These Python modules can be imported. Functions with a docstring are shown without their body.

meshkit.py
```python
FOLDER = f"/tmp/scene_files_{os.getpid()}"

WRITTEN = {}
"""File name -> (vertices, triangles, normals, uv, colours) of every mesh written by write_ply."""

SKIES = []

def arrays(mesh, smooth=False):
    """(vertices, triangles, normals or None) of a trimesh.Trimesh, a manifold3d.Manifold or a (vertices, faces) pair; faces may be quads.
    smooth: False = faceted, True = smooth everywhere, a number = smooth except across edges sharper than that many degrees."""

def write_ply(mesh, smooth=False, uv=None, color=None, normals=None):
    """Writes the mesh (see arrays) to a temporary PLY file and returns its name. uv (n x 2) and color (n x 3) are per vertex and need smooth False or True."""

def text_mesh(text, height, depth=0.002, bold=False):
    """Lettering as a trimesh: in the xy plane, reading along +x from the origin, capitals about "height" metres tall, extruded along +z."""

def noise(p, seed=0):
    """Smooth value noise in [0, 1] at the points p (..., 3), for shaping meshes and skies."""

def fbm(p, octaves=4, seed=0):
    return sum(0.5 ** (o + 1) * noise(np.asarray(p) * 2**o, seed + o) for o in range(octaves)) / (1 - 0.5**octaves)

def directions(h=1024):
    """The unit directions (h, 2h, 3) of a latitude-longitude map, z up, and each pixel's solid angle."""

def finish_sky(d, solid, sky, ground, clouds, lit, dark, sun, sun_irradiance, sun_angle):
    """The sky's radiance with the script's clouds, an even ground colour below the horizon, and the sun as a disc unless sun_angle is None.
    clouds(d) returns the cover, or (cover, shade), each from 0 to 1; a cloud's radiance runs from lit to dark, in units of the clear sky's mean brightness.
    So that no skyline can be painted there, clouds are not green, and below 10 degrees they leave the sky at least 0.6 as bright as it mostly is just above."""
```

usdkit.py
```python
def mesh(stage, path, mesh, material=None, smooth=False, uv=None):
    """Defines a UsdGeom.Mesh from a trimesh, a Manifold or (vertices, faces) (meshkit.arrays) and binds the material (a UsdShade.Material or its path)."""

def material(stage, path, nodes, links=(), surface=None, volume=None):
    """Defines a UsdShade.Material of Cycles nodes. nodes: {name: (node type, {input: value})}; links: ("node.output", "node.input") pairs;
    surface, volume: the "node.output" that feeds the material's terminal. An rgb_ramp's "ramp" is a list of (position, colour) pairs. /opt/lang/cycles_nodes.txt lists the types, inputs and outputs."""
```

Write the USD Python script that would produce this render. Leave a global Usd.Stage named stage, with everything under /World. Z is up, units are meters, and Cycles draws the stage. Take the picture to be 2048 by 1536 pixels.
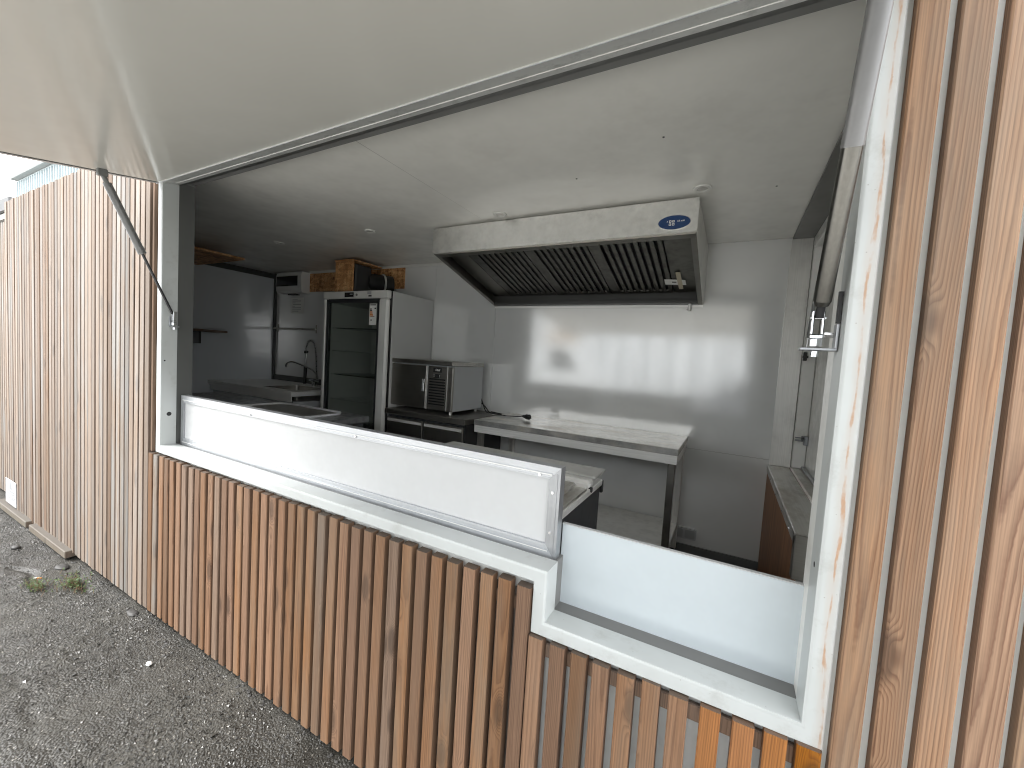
import math, random
import numpy as np
import trimesh
from trimesh.creation import extrude_polygon, cylinder, icosphere
from shapely.geometry import Polygon, Point
from shapely import affinity
import usdkit, meshkit
from pxr import Usd, UsdGeom, UsdLux, UsdShade, Gf, Sdf, Vt

random.seed(7)
rng = np.random.default_rng(7)
stage = Usd.Stage.CreateInMemory()
UsdGeom.SetStageUpAxis(stage, UsdGeom.Tokens.z)
UsdGeom.SetStageMetersPerUnit(stage, 1.0)
UsdGeom.Xform.Define(stage, '/World')
UsdGeom.Scope.Define(stage, '/World/Looks')

# ------------------------------------------------------------------ camera
cam = UsdGeom.Camera.Define(stage, '/World/camera')
RX = (0.87901206, 0.47263169, 0.06290533)
RU = (-0.08350153, 0.02270157, 0.99624903)
RB = (0.46943081, -0.88096761, 0.05942042)
cam.AddTransformOp().Set(Gf.Matrix4d(*RX, 0, *RU, 0, *RB, 0, 0.0, -1.0, 1.52, 1))
cam.CreateHorizontalApertureAttr(36.0)
cam.CreateVerticalApertureAttr(27.0)
cam.CreateFocalLengthAttr(814.694 / 2048 * 36.0)
cam.CreateClippingRangeAttr(Gf.Vec2f(0.02, 2000))
cam.CreateExposureAttr(2.22)

# ------------------------------------------------------------------ sky and sun
SUN_DIR = np.array([-0.70, -0.42, 0.80]); SUN_DIR /= np.linalg.norm(SUN_DIR)
elev, rot = math.asin(SUN_DIR[2]), math.atan2(SUN_DIR[0], SUN_DIR[1])
sky_mat = usdkit.material(stage, '/World/Looks/overcast_sky', {
    'tc': ('texture_coordinate', {}),
    'sky': ('sky_texture', {'sky_type': 'single_scattering', 'sun_disc': False, 'sun_elevation': elev, 'sun_rotation': rot}),
    'map': ('mapping', {'scale': (2.2, 2.2, 5.0)}),
    'n': ('noise_texture', {'scale': 1.6, 'detail': 5.0, 'roughness': 0.55}),
    'r': ('rgb_ramp', {'ramp': [(0.25, (5.6, 5.8, 6.0)), (0.5, (7.4, 7.5, 7.6)), (0.75, (9.2, 9.2, 9.1))]}),
    'mx': ('mix_color', {'fac': 0.93}),
    'bg': ('background_shader', {'strength': 0.1}),
}, [('tc.generated', 'map.vector'), ('map.vector', 'n.vector'), ('n.fac', 'r.fac'), ('sky.color', 'mx.a'), ('r.color', 'mx.b'), ('mx.result', 'bg.color')], surface='bg.background')
dome = UsdLux.DomeLight.Define(stage, '/World/sky')
UsdShade.MaterialBindingAPI.Apply(dome.GetPrim()).Bind(sky_mat)
dome.GetPrim().SetCustomDataByKey('kind', 'structure')
sun = UsdLux.DistantLight.Define(stage, '/World/sun')
sun.CreateNormalizeAttr(True); sun.CreateIntensityAttr(0.35); sun.CreateAngleAttr(25.0); sun.CreateColorAttr(Gf.Vec3f(1.0, 0.98, 0.95))
z = Gf.Vec3d(*SUN_DIR)
q = Gf.Rotation(Gf.Vec3d(0, 0, 1), z).GetQuat()
sun.AddOrientOp().Set(Gf.Quatf(float(q.GetReal()), Gf.Vec3f(q.GetImaginary())))

# ------------------------------------------------------------------ helpers
used, LOC = {}, {}
def numbered(parent, name):
    k = used.get((parent, name), 0); used[(parent, name)] = k + 1
    return f'{parent}/{name}' if k == 0 else f'{parent}/{name}_{k:03d}'
def keys(prim, label=None, cat=None, group=None, kind=None):
    for k, v in (('label', label), ('category', cat), ('group', group), ('kind', kind)):
        if v: prim.SetCustomDataByKey(k, v)
def thing(name, label, cat, loc=(0, 0, 0), group=None, kind=None):
    p = numbered('/World', name)
    x = UsdGeom.Xform.Define(stage, p); x.AddTranslateOp().Set(Gf.Vec3d(*map(float, loc)))
    keys(x.GetPrim(), label, cat, group, kind); LOC[p] = np.array(loc, float)
    return p
def part(name, m, mat, parent='/World', label=None, smooth=False, at=None, cat=None, group=None, kind=None):
    """m in world coordinates, or, when at is given, in its own frame placed at that point."""
    if isinstance(m, list): m = trimesh.util.concatenate(m)
    base = LOC.get(parent, np.zeros(3))
    p = numbered(parent, name)
    m = m.copy()
    if at is None: m.apply_translation(-base)
    g = usdkit.mesh(stage, p, m, mat, smooth=smooth)
    if at is not None:
        off = np.array(at, float) - base
        g.AddTranslateOp().Set(Gf.Vec3d(*map(float, off)))
        LOC[p] = np.array(at, float)
    else:
        LOC[p] = base
    keys(g.GetPrim(), label, cat, group, kind)
    return p
def solo(name, m, mat, label, cat, smooth=False, group=None, kind=None, at=None):
    return part(name, m, mat, '/World', label, smooth, at, cat, group, kind)

def box(x0, x1, y0, y1, z0, z1, c=0.0):
    if c <= 0:
        return trimesh.creation.box(bounds=[[x0, y0, z0], [x1, y1, z1]])
    c = min(c, (x1 - x0) * .45, (y1 - y0) * .45, (z1 - z0) * .45)
    pts = []
    for sx in (0, 1):
        for sy in (0, 1):
            for sz in (0, 1):
                X, Y, Z = (x0, x1)[sx], (y0, y1)[sy], (z0, z1)[sz]
                dx, dy, dz = (c, -c)[sx], (c, -c)[sy], (c, -c)[sz]
                pts += [(X, Y + dy, Z + dz), (X + dx, Y, Z + dz), (X + dx, Y + dy, Z)]
    return trimesh.convex.convex_hull(np.array(pts))
def cyl(a, b, r, n=20, r2=None):
    a, b = np.array(a, float), np.array(b, float)
    d = b - a; L = np.linalg.norm(d)
    ang = np.linspace(0, 2 * np.pi, n, endpoint=False)
    r2 = r if r2 is None else r2
    w = d / L
    u = np.cross(w, [0, 0, 1]) if abs(w[2]) < .9 else np.cross(w, [1, 0, 0])
    u /= np.linalg.norm(u); v = np.cross(w, u)
    ring = np.cos(ang)[:, None] * u + np.sin(ang)[:, None] * v
    V = np.vstack([a + ring * r, b + ring * r2, [a], [b]])
    F = []
    for i in range(n):
        j = (i + 1) % n
        F += [(i, j, n + j), (i, n + j, n + i), (2 * n, j, i), (2 * n + 1, n + i, n + j)]
    return trimesh.Trimesh(V, F, process=False)
def tube(path, r, n=10):
    P = np.array(path, float); T = np.gradient(P, axis=0); T /= np.linalg.norm(T, axis=1)[:, None]
    u = np.cross(T[0], [0, 0, 1.0])
    if np.linalg.norm(u) < .1: u = np.cross(T[0], [1.0, 0, 0])
    u /= np.linalg.norm(u); V = []; ang = np.linspace(0, 2 * np.pi, n, endpoint=False)
    for p, t in zip(P, T):
        u = u - t * (u @ t); u /= np.linalg.norm(u); v = np.cross(t, u)
        V.append(p + r * (np.cos(ang)[:, None] * u + np.sin(ang)[:, None] * v))
    V = np.vstack(V); F = []
    for k in range(len(P) - 1):
        for i in range(n):
            j = (i + 1) % n; a, b = k * n, (k + 1) * n
            F += [(a + i, a + j, b + j), (a + i, b + j, b + i)]
    c0, c1 = len(V), len(V) + 1
    V = np.vstack([V, P[:1], P[-1:]])
    for i in range(n):
        j = (i + 1) % n
        F += [(c0, j, i), (c1, (len(P) - 1) * n + i, (len(P) - 1) * n + j)]
    return trimesh.Trimesh(V, F, process=False)
def spline(pts, n=40):
    from scipy.interpolate import CubicSpline
    P = np.array(pts, float); t = np.r_[0, np.cumsum(np.linalg.norm(np.diff(P, axis=0), axis=1))]
    return CubicSpline(t, P)(np.linspace(0, t[-1], n))
def xz(poly, y0, y1):
    """A polygon in (x, z) given a thickness from y0 to y1."""
    m = extrude_polygon(poly, y1 - y0, engine='earcut')
    V = m.vertices; m.vertices = np.stack([V[:, 0], y1 - V[:, 2], V[:, 1]], 1)
    return m
def yz(poly, x0, x1):
    m = extrude_polygon(poly, x1 - x0, engine='earcut')
    V = m.vertices; m.vertices = np.stack([x0 + V[:, 2], V[:, 0], V[:, 1]], 1)
    return m
def xy(poly, z0, z1):
    m = extrude_polygon(poly, z1 - z0, engine='earcut'); m.apply_translation([0, 0, z0]); return m
def rrect(x0, x1, z0, z1, r):
    return Polygon([(x0 + r, z0 + r), (x1 - r, z0 + r), (x1 - r, z1 - r), (x0 + r, z1 - r)]).buffer(r, quad_segs=5)
def text_xz(t, h, x, y, z, depth=.0006, bold=True, rot=0.0):
    """Lettering on a face that looks along -y, starting at (x, z)."""
    m = meshkit.text_mesh(t, h, depth, bold)
    V = m.vertices.copy(); c, s = math.cos(rot), math.sin(rot)
    X, Z = V[:, 0] * c - V[:, 1] * s, V[:, 0] * s + V[:, 1] * c
    m.vertices = np.stack([x + X, y - V[:, 2], z + Z], 1)
    return m

# ------------------------------------------------------------------ materials
def L(n): return f'/World/Looks/{n}'
def plain(name, col, rough=.5, metal=0.0, spec=.5, var=.06, vscale=3.0, bump=0.0, bscale=60.0, dirt=None, dscale=6.0, damt=.3, coat=0.0, rvar=0.06, ior=1.5, crough=.08):
    """One surface colour with slow tone variation, roughness variation, optional blotchy dirt and fine bump."""
    lo, hi = tuple(c * (1 - var) for c in col), tuple(min(1, c * (1 + var)) for c in col)
    N = {'g': ('geometry', {}), 'n': ('noise_texture', {'scale': vscale, 'detail': 4.0}),
         'r': ('rgb_ramp', {'ramp': [(.3, lo), (.7, hi)]}),
         'rr': ('map_range', {'from_min': .3, 'from_max': .7, 'to_min': max(.02, rough - rvar), 'to_max': rough + rvar}),
         'n2': ('noise_texture', {'scale': vscale * 4.3, 'detail': 5.0, 'roughness': .65}),
         'p': ('principled_bsdf', {'metallic': metal, 'specular_ior_level': spec, 'coat_weight': coat, 'coat_roughness': crough, 'ior': ior})}
    K = [('g.position', 'n.vector'), ('g.position', 'n2.vector'), ('n.fac', 'r.fac'), ('n2.fac', 'rr.value'), ('rr.result', 'p.roughness')]
    src = 'r.color'
    if dirt is not None:
        N['d'] = ('noise_texture', {'scale': dscale, 'detail': 6.0, 'roughness': .7})
        N['dm'] = ('map_range', {'from_min': .52, 'from_max': .74, 'to_min': 0.0, 'to_max': damt, 'clamp': True})
        N['dx'] = ('mix_color', {'b': dirt})
        K += [('g.position', 'd.vector'), ('d.fac', 'dm.value'), ('dm.result', 'dx.fac'), (src, 'dx.a')]
        src = 'dx.result'
    K.append((src, 'p.base_color'))
    if bump:
        N['b'] = ('noise_texture', {'scale': bscale, 'detail': 3.0}); N['bp'] = ('bump', {'strength': bump, 'distance': .004})
        K += [('g.position', 'b.vector'), ('b.fac', 'bp.height'), ('bp.normal', 'p.normal')]
    return usdkit.material(stage, L(name), N, K, surface='p.BSDF')

def steel(name, col, rough, axis='x', smear=None, var=.07, met=1.0):
    """Brushed stainless steel: fine streaks along one axis, smudges that change the gloss."""
    sc = {'x': (3, 220, 220), 'y': (220, 3, 220), 'z': (220, 220, 3)}[axis]
    N = {'g': ('geometry', {}), 'm': ('mapping', {'scale': sc}), 'n': ('noise_texture', {'scale': 1.0, 'detail': 3.0}),
         's': ('noise_texture', {'scale': 7.0, 'detail': 5.0, 'roughness': .65}),
         'r': ('rgb_ramp', {'ramp': [(.3, tuple(c * (1 - var) for c in col)), (.7, tuple(min(1, c * (1 + var)) for c in col))]}),
         'rr': ('map_range', {'from_min': .3, 'from_max': .75, 'to_min': rough * .9, 'to_max': rough * 1.2}),
         'b': ('bump', {'strength': .02, 'distance': .002}),
         'p': ('principled_bsdf', {'metallic': met})}
    K = [('g.position', 'm.vector'), ('m.vector', 'n.vector'), ('g.position', 's.vector'), ('s.fac', 'rr.value'), ('rr.result', 'p.roughness'),
         ('n.fac', 'b.height'), ('b.normal', 'p.normal')]
    if smear is None:
        K += [('n.fac', 'r.fac'), ('r.color', 'p.base_color')]
    else:
        N['mm'] = ('mapping', {'scale': (3, 9, 9) if axis == 'x' else (9, 3, 9)}); N['sm'] = ('noise_texture', {'scale': 1.0, 'detail': 7.0, 'roughness': .7})
        N['mr'] = ('map_range', {'from_min': .47, 'from_max': .66, 'to_min': 0.0, 'to_max': .75, 'clamp': True}); N['mx'] = ('mix_color', {'b': smear})
        N['iv'] = ('map_range', {'from_min': 0.0, 'from_max': .75, 'to_min': 1.0, 'to_max': .45})
        K += [('n.fac', 'r.fac'), ('g.position', 'mm.vector'), ('mm.vector', 'sm.vector'), ('sm.fac', 'mr.value'), ('mr.result', 'mx.fac'), ('r.color', 'mx.a'), ('mx.result', 'p.base_color'),
              ('mr.result', 'iv.value'), ('iv.result', 'p.metallic')]
    return usdkit.material(stage, L(name), N, K, surface='p.BSDF')

def wood(name, early, late, grey, greyamt, ringscale=70.0, rough=.62, spec=.35, hue=0.0, side=.62, knot=.02):
    """Larch slat: growth rings round a pith that differs per slat, knots, silvering, gap shade painted on the side faces."""
    N = {'tc': ('texture_coordinate', {}), 'oi': ('object_info', {}),
         'o1': ('math', {'math_type': 'multiply', 'value2': 61.7}), 'f1': ('math', {'math_type': 'fraction'}),
         'o2': ('math', {'math_type': 'multiply', 'value2': 173.3}), 'f2': ('math', {'math_type': 'fraction'}),
         'o3': ('math', {'math_type': 'multiply', 'value2': 417.1}), 'f3': ('math', {'math_type': 'fraction'}),
         'px': ('map_range', {'to_min': -.055, 'to_max': .055}), 'py': ('map_range', {'to_min': .008, 'to_max': .06}), 'pz': ('map_range', {'to_min': 0.0, 'to_max': 40.0}),
         'off': ('combine_xyz', {}), 'v': ('vector_math', {'math_type': 'add'}),
         'mw': ('mapping', {'scale': (7, 7, .75)}), 'nw': ('noise_texture', {'scale': 1.0, 'detail': 2.0, 'roughness': .45}),
         'cw': ('vector_math', {'math_type': 'subtract', 'vector2': (.5, .5, .5)}), 'sw': ('vector_math', {'math_type': 'multiply', 'vector2': (.055, .045, 0)}),
         'mk': ('mapping', {'scale': (11, 11, 3.6)}), 'kn': ('voronoi_texture', {'scale': 1.0, 'randomness': 1.0}),
         'km': ('map_range', {'range_type': 'smoothstep', 'from_min': .06, 'from_max': .34, 'to_min': 1.0, 'to_max': 0.0, 'clamp': True}),
         'kc': ('map_range', {'range_type': 'smoothstep', 'from_min': .11, 'from_max': .25, 'to_min': .7, 'to_max': 0.0, 'clamp': True}),
         'kx': ('math', {'math_type': 'multiply', 'value2': knot}), 'kv': ('combine_xyz', {}),
         'v2': ('vector_math', {'math_type': 'add'}), 'v3': ('vector_math', {'math_type': 'add'}),
         'w': ('wave_texture', {'wave_type': 'rings', 'rings_direction': 'z', 'profile': 'saw', 'scale': ringscale, 'distortion': .5, 'detail': 1.0, 'detail_scale': 1.0}),
         'rr': ('rgb_ramp', {'ramp': [(0.0, tuple(.92 * e + .08 * l for e, l in zip(early, late))), (.3, early), (.72, tuple(.35 * e + .65 * l for e, l in zip(early, late))), (.86, late), (1.0, tuple(.85 * e + .15 * l for e, l in zip(early, late)))]}),
         'mf': ('mapping', {'scale': (420, 420, 7)}), 'nf': ('noise_texture', {'scale': 1.0, 'detail': 3.0}),
         'ff': ('map_range', {'from_min': .3, 'from_max': .7, 'to_min': .78, 'to_max': 1.2}),
         'cf': ('mix_color', {'blend_type': 'multiply', 'fac': 1.0, 'use_clamp': False}), 'fc': ('combine_xyz', {}),
         'kcol': ('mix_color', {'b': tuple(c * .4 for c in late)}),
         'ng': ('noise_texture', {'scale': 1.0, 'detail': 5.0, 'roughness': .6}), 'mg': ('mapping', {'scale': (16, 16, 1.9)}),
         'gm': ('map_range', {'from_min': .38, 'from_max': .68, 'to_min': greyamt * .25, 'to_max': min(1, greyamt * 1.5), 'clamp': True}),
         'gr': ('map_range', {'to_min': .1, 'to_max': 1.5}), 'g2': ('math', {'math_type': 'multiply', 'use_clamp': True}),
         'gx': ('mix_color', {'b': grey}),
         'hv': ('map_range', {'to_min': .74, 'to_max': 1.2}), 'hs': ('map_range', {'to_min': .85, 'to_max': 1.12}), 'h': ('hsv', {'hue': .5 + hue}),
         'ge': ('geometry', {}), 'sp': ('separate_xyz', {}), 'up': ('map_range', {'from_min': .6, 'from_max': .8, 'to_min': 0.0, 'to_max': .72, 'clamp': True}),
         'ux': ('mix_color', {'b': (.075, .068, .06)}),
         'ax': ('math', {'math_type': 'absolute'}), 'sd': ('map_range', {'from_min': .8, 'from_max': .9, 'to_min': 0.0, 'to_max': side, 'clamp': True}), 'sx': ('mix_color', {'b': (.085, .052, .034)}),  # darker sides: mostly gap shade painted into the colour, with some brown stain
         'bp': ('bump', {'strength': .22, 'distance': .001}), 'bh': ('math', {'math_type': 'add'}),
         'p': ('principled_bsdf', {'roughness': rough, 'specular_ior_level': spec})}
    K = [('oi.random', 'o1.value1'), ('o1.value', 'f1.value1'), ('oi.random', 'o2.value1'), ('o2.value', 'f2.value1'), ('oi.random', 'o3.value1'), ('o3.value', 'f3.value1'),
         ('f1.value', 'px.value'), ('f2.value', 'py.value'), ('oi.random', 'pz.value'), ('px.result', 'off.x'), ('py.result', 'off.y'), ('pz.result', 'off.z'),
         ('tc.object', 'v.vector1'), ('off.vector', 'v.vector2'),
         ('v.vector', 'mw.vector'), ('mw.vector', 'nw.vector'), ('nw.color', 'cw.vector1'), ('cw.vector', 'sw.vector1'),
         ('v.vector', 'mk.vector'), ('mk.vector', 'kn.vector'), ('kn.distance', 'km.value'), ('kn.distance', 'kc.value'), ('km.result', 'kx.value1'), ('kx.value', 'kv.x'), ('kx.value', 'kv.y'),
         ('v.vector', 'v2.vector1'), ('sw.vector', 'v2.vector2'), ('v2.vector', 'v3.vector1'), ('kv.vector', 'v3.vector2'), ('v3.vector', 'w.vector'), ('w.fac', 'rr.fac'),
         ('v.vector', 'mf.vector'), ('mf.vector', 'nf.vector'), ('nf.fac', 'ff.value'), ('ff.result', 'fc.x'), ('ff.result', 'fc.y'), ('ff.result', 'fc.z'), ('rr.color', 'cf.a'), ('fc.vector', 'cf.b'),
         ('kc.result', 'kcol.fac'), ('cf.result', 'kcol.a'),
         ('v.vector', 'mg.vector'), ('mg.vector', 'ng.vector'), ('ng.fac', 'gm.value'), ('f3.value', 'gr.value'), ('gm.result', 'g2.value1'), ('gr.result', 'g2.value2'), ('g2.value', 'gx.fac'), ('kcol.result', 'gx.a'),
         ('f2.value', 'hv.value'), ('f3.value', 'hs.value'), ('hv.result', 'h.value'), ('hs.result', 'h.saturation'), ('gx.result', 'h.color'),
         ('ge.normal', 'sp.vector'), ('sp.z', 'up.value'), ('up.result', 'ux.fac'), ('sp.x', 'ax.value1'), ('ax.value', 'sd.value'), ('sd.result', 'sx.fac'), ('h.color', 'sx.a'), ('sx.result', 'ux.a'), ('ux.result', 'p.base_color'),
         ('w.fac', 'bh.value1'), ('nf.fac', 'bh.value2'), ('bh.value', 'bp.height'), ('bp.normal', 'p.normal')]
    return usdkit.material(stage, L(name), N, K, surface='p.BSDF')

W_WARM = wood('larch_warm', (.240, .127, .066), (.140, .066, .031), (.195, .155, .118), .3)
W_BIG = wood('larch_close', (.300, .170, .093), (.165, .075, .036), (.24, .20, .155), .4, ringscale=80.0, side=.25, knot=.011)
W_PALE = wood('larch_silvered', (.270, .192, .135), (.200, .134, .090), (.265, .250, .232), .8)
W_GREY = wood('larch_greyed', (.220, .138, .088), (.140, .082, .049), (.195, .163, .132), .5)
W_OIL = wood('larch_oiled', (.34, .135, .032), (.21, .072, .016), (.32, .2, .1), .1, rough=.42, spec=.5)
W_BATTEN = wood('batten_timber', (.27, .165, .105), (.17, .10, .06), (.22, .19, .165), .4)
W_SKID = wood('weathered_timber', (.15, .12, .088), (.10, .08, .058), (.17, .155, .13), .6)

WHITE = plain('white_frame_paint', (.74, .74, .71), .34, dirt=(.42, .39, .33), dscale=9.0, damt=.35, bump=.05, bscale=140)
# the frame: white paint, with a run of rust down the right-hand flange
def frame_paint():
    N = {'g': ('geometry', {}), 's': ('separate_xyz', {}), 'n': ('noise_texture', {'scale': 4.0, 'detail': 4.0}), 'c': ('rgb_ramp', {'ramp': [(.3, (.465, .485, .475)), (.7, (.53, .555, .55))]}),
         'm': ('mapping', {'scale': (30, 30, 4.5)}), 'nx': ('noise_texture', {'scale': 1.0, 'detail': 5.0, 'roughness': .65}),
         'w': ('map_range', {'from_min': .3, 'from_max': .7, 'to_min': .211, 'to_max': .2235}),
         'd': ('math', {'math_type': 'subtract'}), 'a': ('math', {'math_type': 'absolute'}),
         'k': ('map_range', {'range_type': 'smoothstep', 'from_min': .0004, 'from_max': .0042, 'to_min': .85, 'to_max': 0.0, 'clamp': True}),
         'k2': ('map_range', {'range_type': 'smoothstep', 'from_min': .002, 'from_max': .016, 'to_min': .16, 'to_max': 0.0, 'clamp': True}),
         'n3': ('noise_texture', {'scale': 22.0, 'detail': 5.0}), 'b3': ('map_range', {'from_min': .35, 'from_max': .62, 'to_min': .15, 'to_max': 1.0, 'clamp': True}),
         'mu': ('math', {'math_type': 'multiply'}), 'mu2': ('math', {'math_type': 'maximum'}),
         'x': ('mix_color', {'b': (.42, .225, .11)}),
         'dn': ('noise_texture', {'scale': 11.0, 'detail': 7.0, 'roughness': .72}), 'dm': ('map_range', {'from_min': .55, 'from_max': .75, 'to_min': 0.0, 'to_max': .4, 'clamp': True}), 'dx': ('mix_color', {'b': (.29, .285, .26)}),
         'sn': ('voronoi_texture', {'scale': 46.0}), 'sm': ('map_range', {'from_min': .03, 'from_max': .075, 'to_min': .5, 'to_max': 0.0, 'clamp': True}), 'sx': ('mix_color', {'b': (.22, .2, .17)}),
         'bp': ('bump', {'strength': .05, 'distance': .003}), 'p': ('principled_bsdf', {'roughness': .36})}
    K = [('g.position', 's.vector'), ('g.position', 'n.vector'), ('n.fac', 'c.fac'), ('g.position', 'm.vector'), ('m.vector', 'nx.vector'), ('nx.fac', 'w.value'),
         ('s.x', 'd.value1'), ('w.result', 'd.value2'), ('d.value', 'a.value1'), ('a.value', 'k.value'), ('a.value', 'k2.value'), ('g.position', 'n3.vector'), ('n3.fac', 'b3.value'),
         ('k.result', 'mu.value1'), ('b3.result', 'mu.value2'), ('mu.value', 'mu2.value1'), ('k2.result', 'mu2.value2'), ('mu2.value', 'x.fac'), ('c.color', 'x.a'),
         ('g.position', 'dn.vector'), ('dn.fac', 'dm.value'), ('dm.result', 'dx.fac'), ('x.result', 'dx.a'),
         ('g.position', 'sn.vector'), ('sn.distance', 'sm.value'), ('sm.result', 'sx.fac'), ('dx.result', 'sx.a'), ('sx.result', 'p.base_color'),
         ('n3.fac', 'bp.height'), ('bp.normal', 'p.normal')]
    return usdkit.material(stage, L('rust_run_frame_paint'), N, K, surface='p.BSDF')
FRAME = frame_paint()
PANELWHITE = plain('white_panel', (.51, .52, .525), .28, var=.02, dirt=(.5, .5, .48), dscale=14, damt=.12)
LOWPANEL = plain('bluish_white_sheet', (.49, .54, .565), .26, var=.02, dirt=(.45, .47, .48), dscale=18, damt=.12)
CLAD = plain('grey_cladding', (.66, .67, .65), .42, var=.05, dirt=(.25, .23, .2), damt=.3)
CLADDARK = plain('dark_underlay', (.16, .13, .11), .7, var=.1)
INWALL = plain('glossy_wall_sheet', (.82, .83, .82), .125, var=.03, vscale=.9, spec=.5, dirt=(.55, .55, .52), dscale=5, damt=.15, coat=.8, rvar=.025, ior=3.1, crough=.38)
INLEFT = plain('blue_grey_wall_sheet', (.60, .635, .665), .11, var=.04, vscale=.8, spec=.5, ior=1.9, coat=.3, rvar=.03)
CEIL = plain('ceiling_sheet', (.82, .812, .765), .30, var=.03, vscale=1.0, dirt=(.42, .40, .35), dscale=2.2, damt=.22)
AWN = plain('awning_sheet', (.79, .78, .725), .155, var=.02, vscale=1.0, spec=.6, rvar=.04, bump=.012, bscale=9)
FLOOR = plain('grey_vinyl_floor', (.26, .265, .26), .4, var=.15, vscale=8)
DARKSEAL = plain('dark_seal', (.06, .063, .062), .5)
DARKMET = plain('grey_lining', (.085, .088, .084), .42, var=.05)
ALU = steel('aluminium_profile', (.50, .515, .535), .36, 'x', met=.85)
ALUZ = steel('aluminium_upright', (.36, .37, .385), .33, 'z', met=.85)
ALUW = plain('anodised_aluminium', (.66, .67, .69), .34, metal=.55, var=.04, dirt=(.45, .45, .44), dscale=20, damt=.2)
ST = steel('stainless_steel', (.88, .875, .85), .42, 'x', met=.5)
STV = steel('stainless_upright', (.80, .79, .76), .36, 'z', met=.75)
STTOP = steel('stainless_worktop', (.80, .79, .76), .28, 'x', smear=(.64, .575, .475))
STHOOD = plain('stainless_hood', (.79, .785, .755), .34, metal=1.0, var=.03, vscale=1.8, dirt=(.46, .45, .42), dscale=9, damt=.16, rvar=.05)
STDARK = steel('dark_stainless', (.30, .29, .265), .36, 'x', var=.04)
STSILL = steel('stainless_sill', (.62, .61, .58), .36, 'y', smear=(.3, .25, .2))
CHROME = plain('chrome', (.66, .67, .68), .14, metal=1.0, var=.02)
TUBE = steel('satin_tube', (.16, .155, .142), .27, 'z')
SHEATH = plain('grey_sheath', (.19, .19, .19), .33, metal=.2, var=.04)
STRUTG = plain('grey_strut', (.20, .205, .20), .38, var=.05)
BLACK = plain('black_plastic', (.018, .018, .018), .42)
BLACKROD = plain('black_rod', (.03, .03, .032), .25, metal=.4)
DARKGREY = plain('dark_grey_panel', (.030, .032, .034), .38, var=.05)
MIDGREY = plain('grey_coated_steel', (.46, .475, .485), .40, var=.03)
FRIDGEW = plain('fridge_white', (.66, .66, .635), .32, var=.02)
FRIDGESIDE = plain('fridge_side_grey', (.52, .525, .515), .42, var=.03)
FRIDGEIN = plain('fridge_liner', (.56, .57, .565), .4, var=.03)
PAPER = plain('white_paper', (.80, .80, .77), .6, var=.02)
INK = plain('print_ink', (.06, .06, .06), .6)
INKG = plain('grey_print', (.35, .36, .37), .6)
ORANGE = plain('orange_print', (.72, .24, .05), .55)
BLUE = plain('blue_badge', (.012, .05, .16), .3, var=.02)
TAPE = plain('beige_tape', (.55, .49, .37), .45)
BOXW = plain('light_grey_plastic', (.72, .725, .71), .4, var=.02)
SMOKED = plain('smoked_cover', (.02, .02, .02), .12)
OSBW = None
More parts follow.
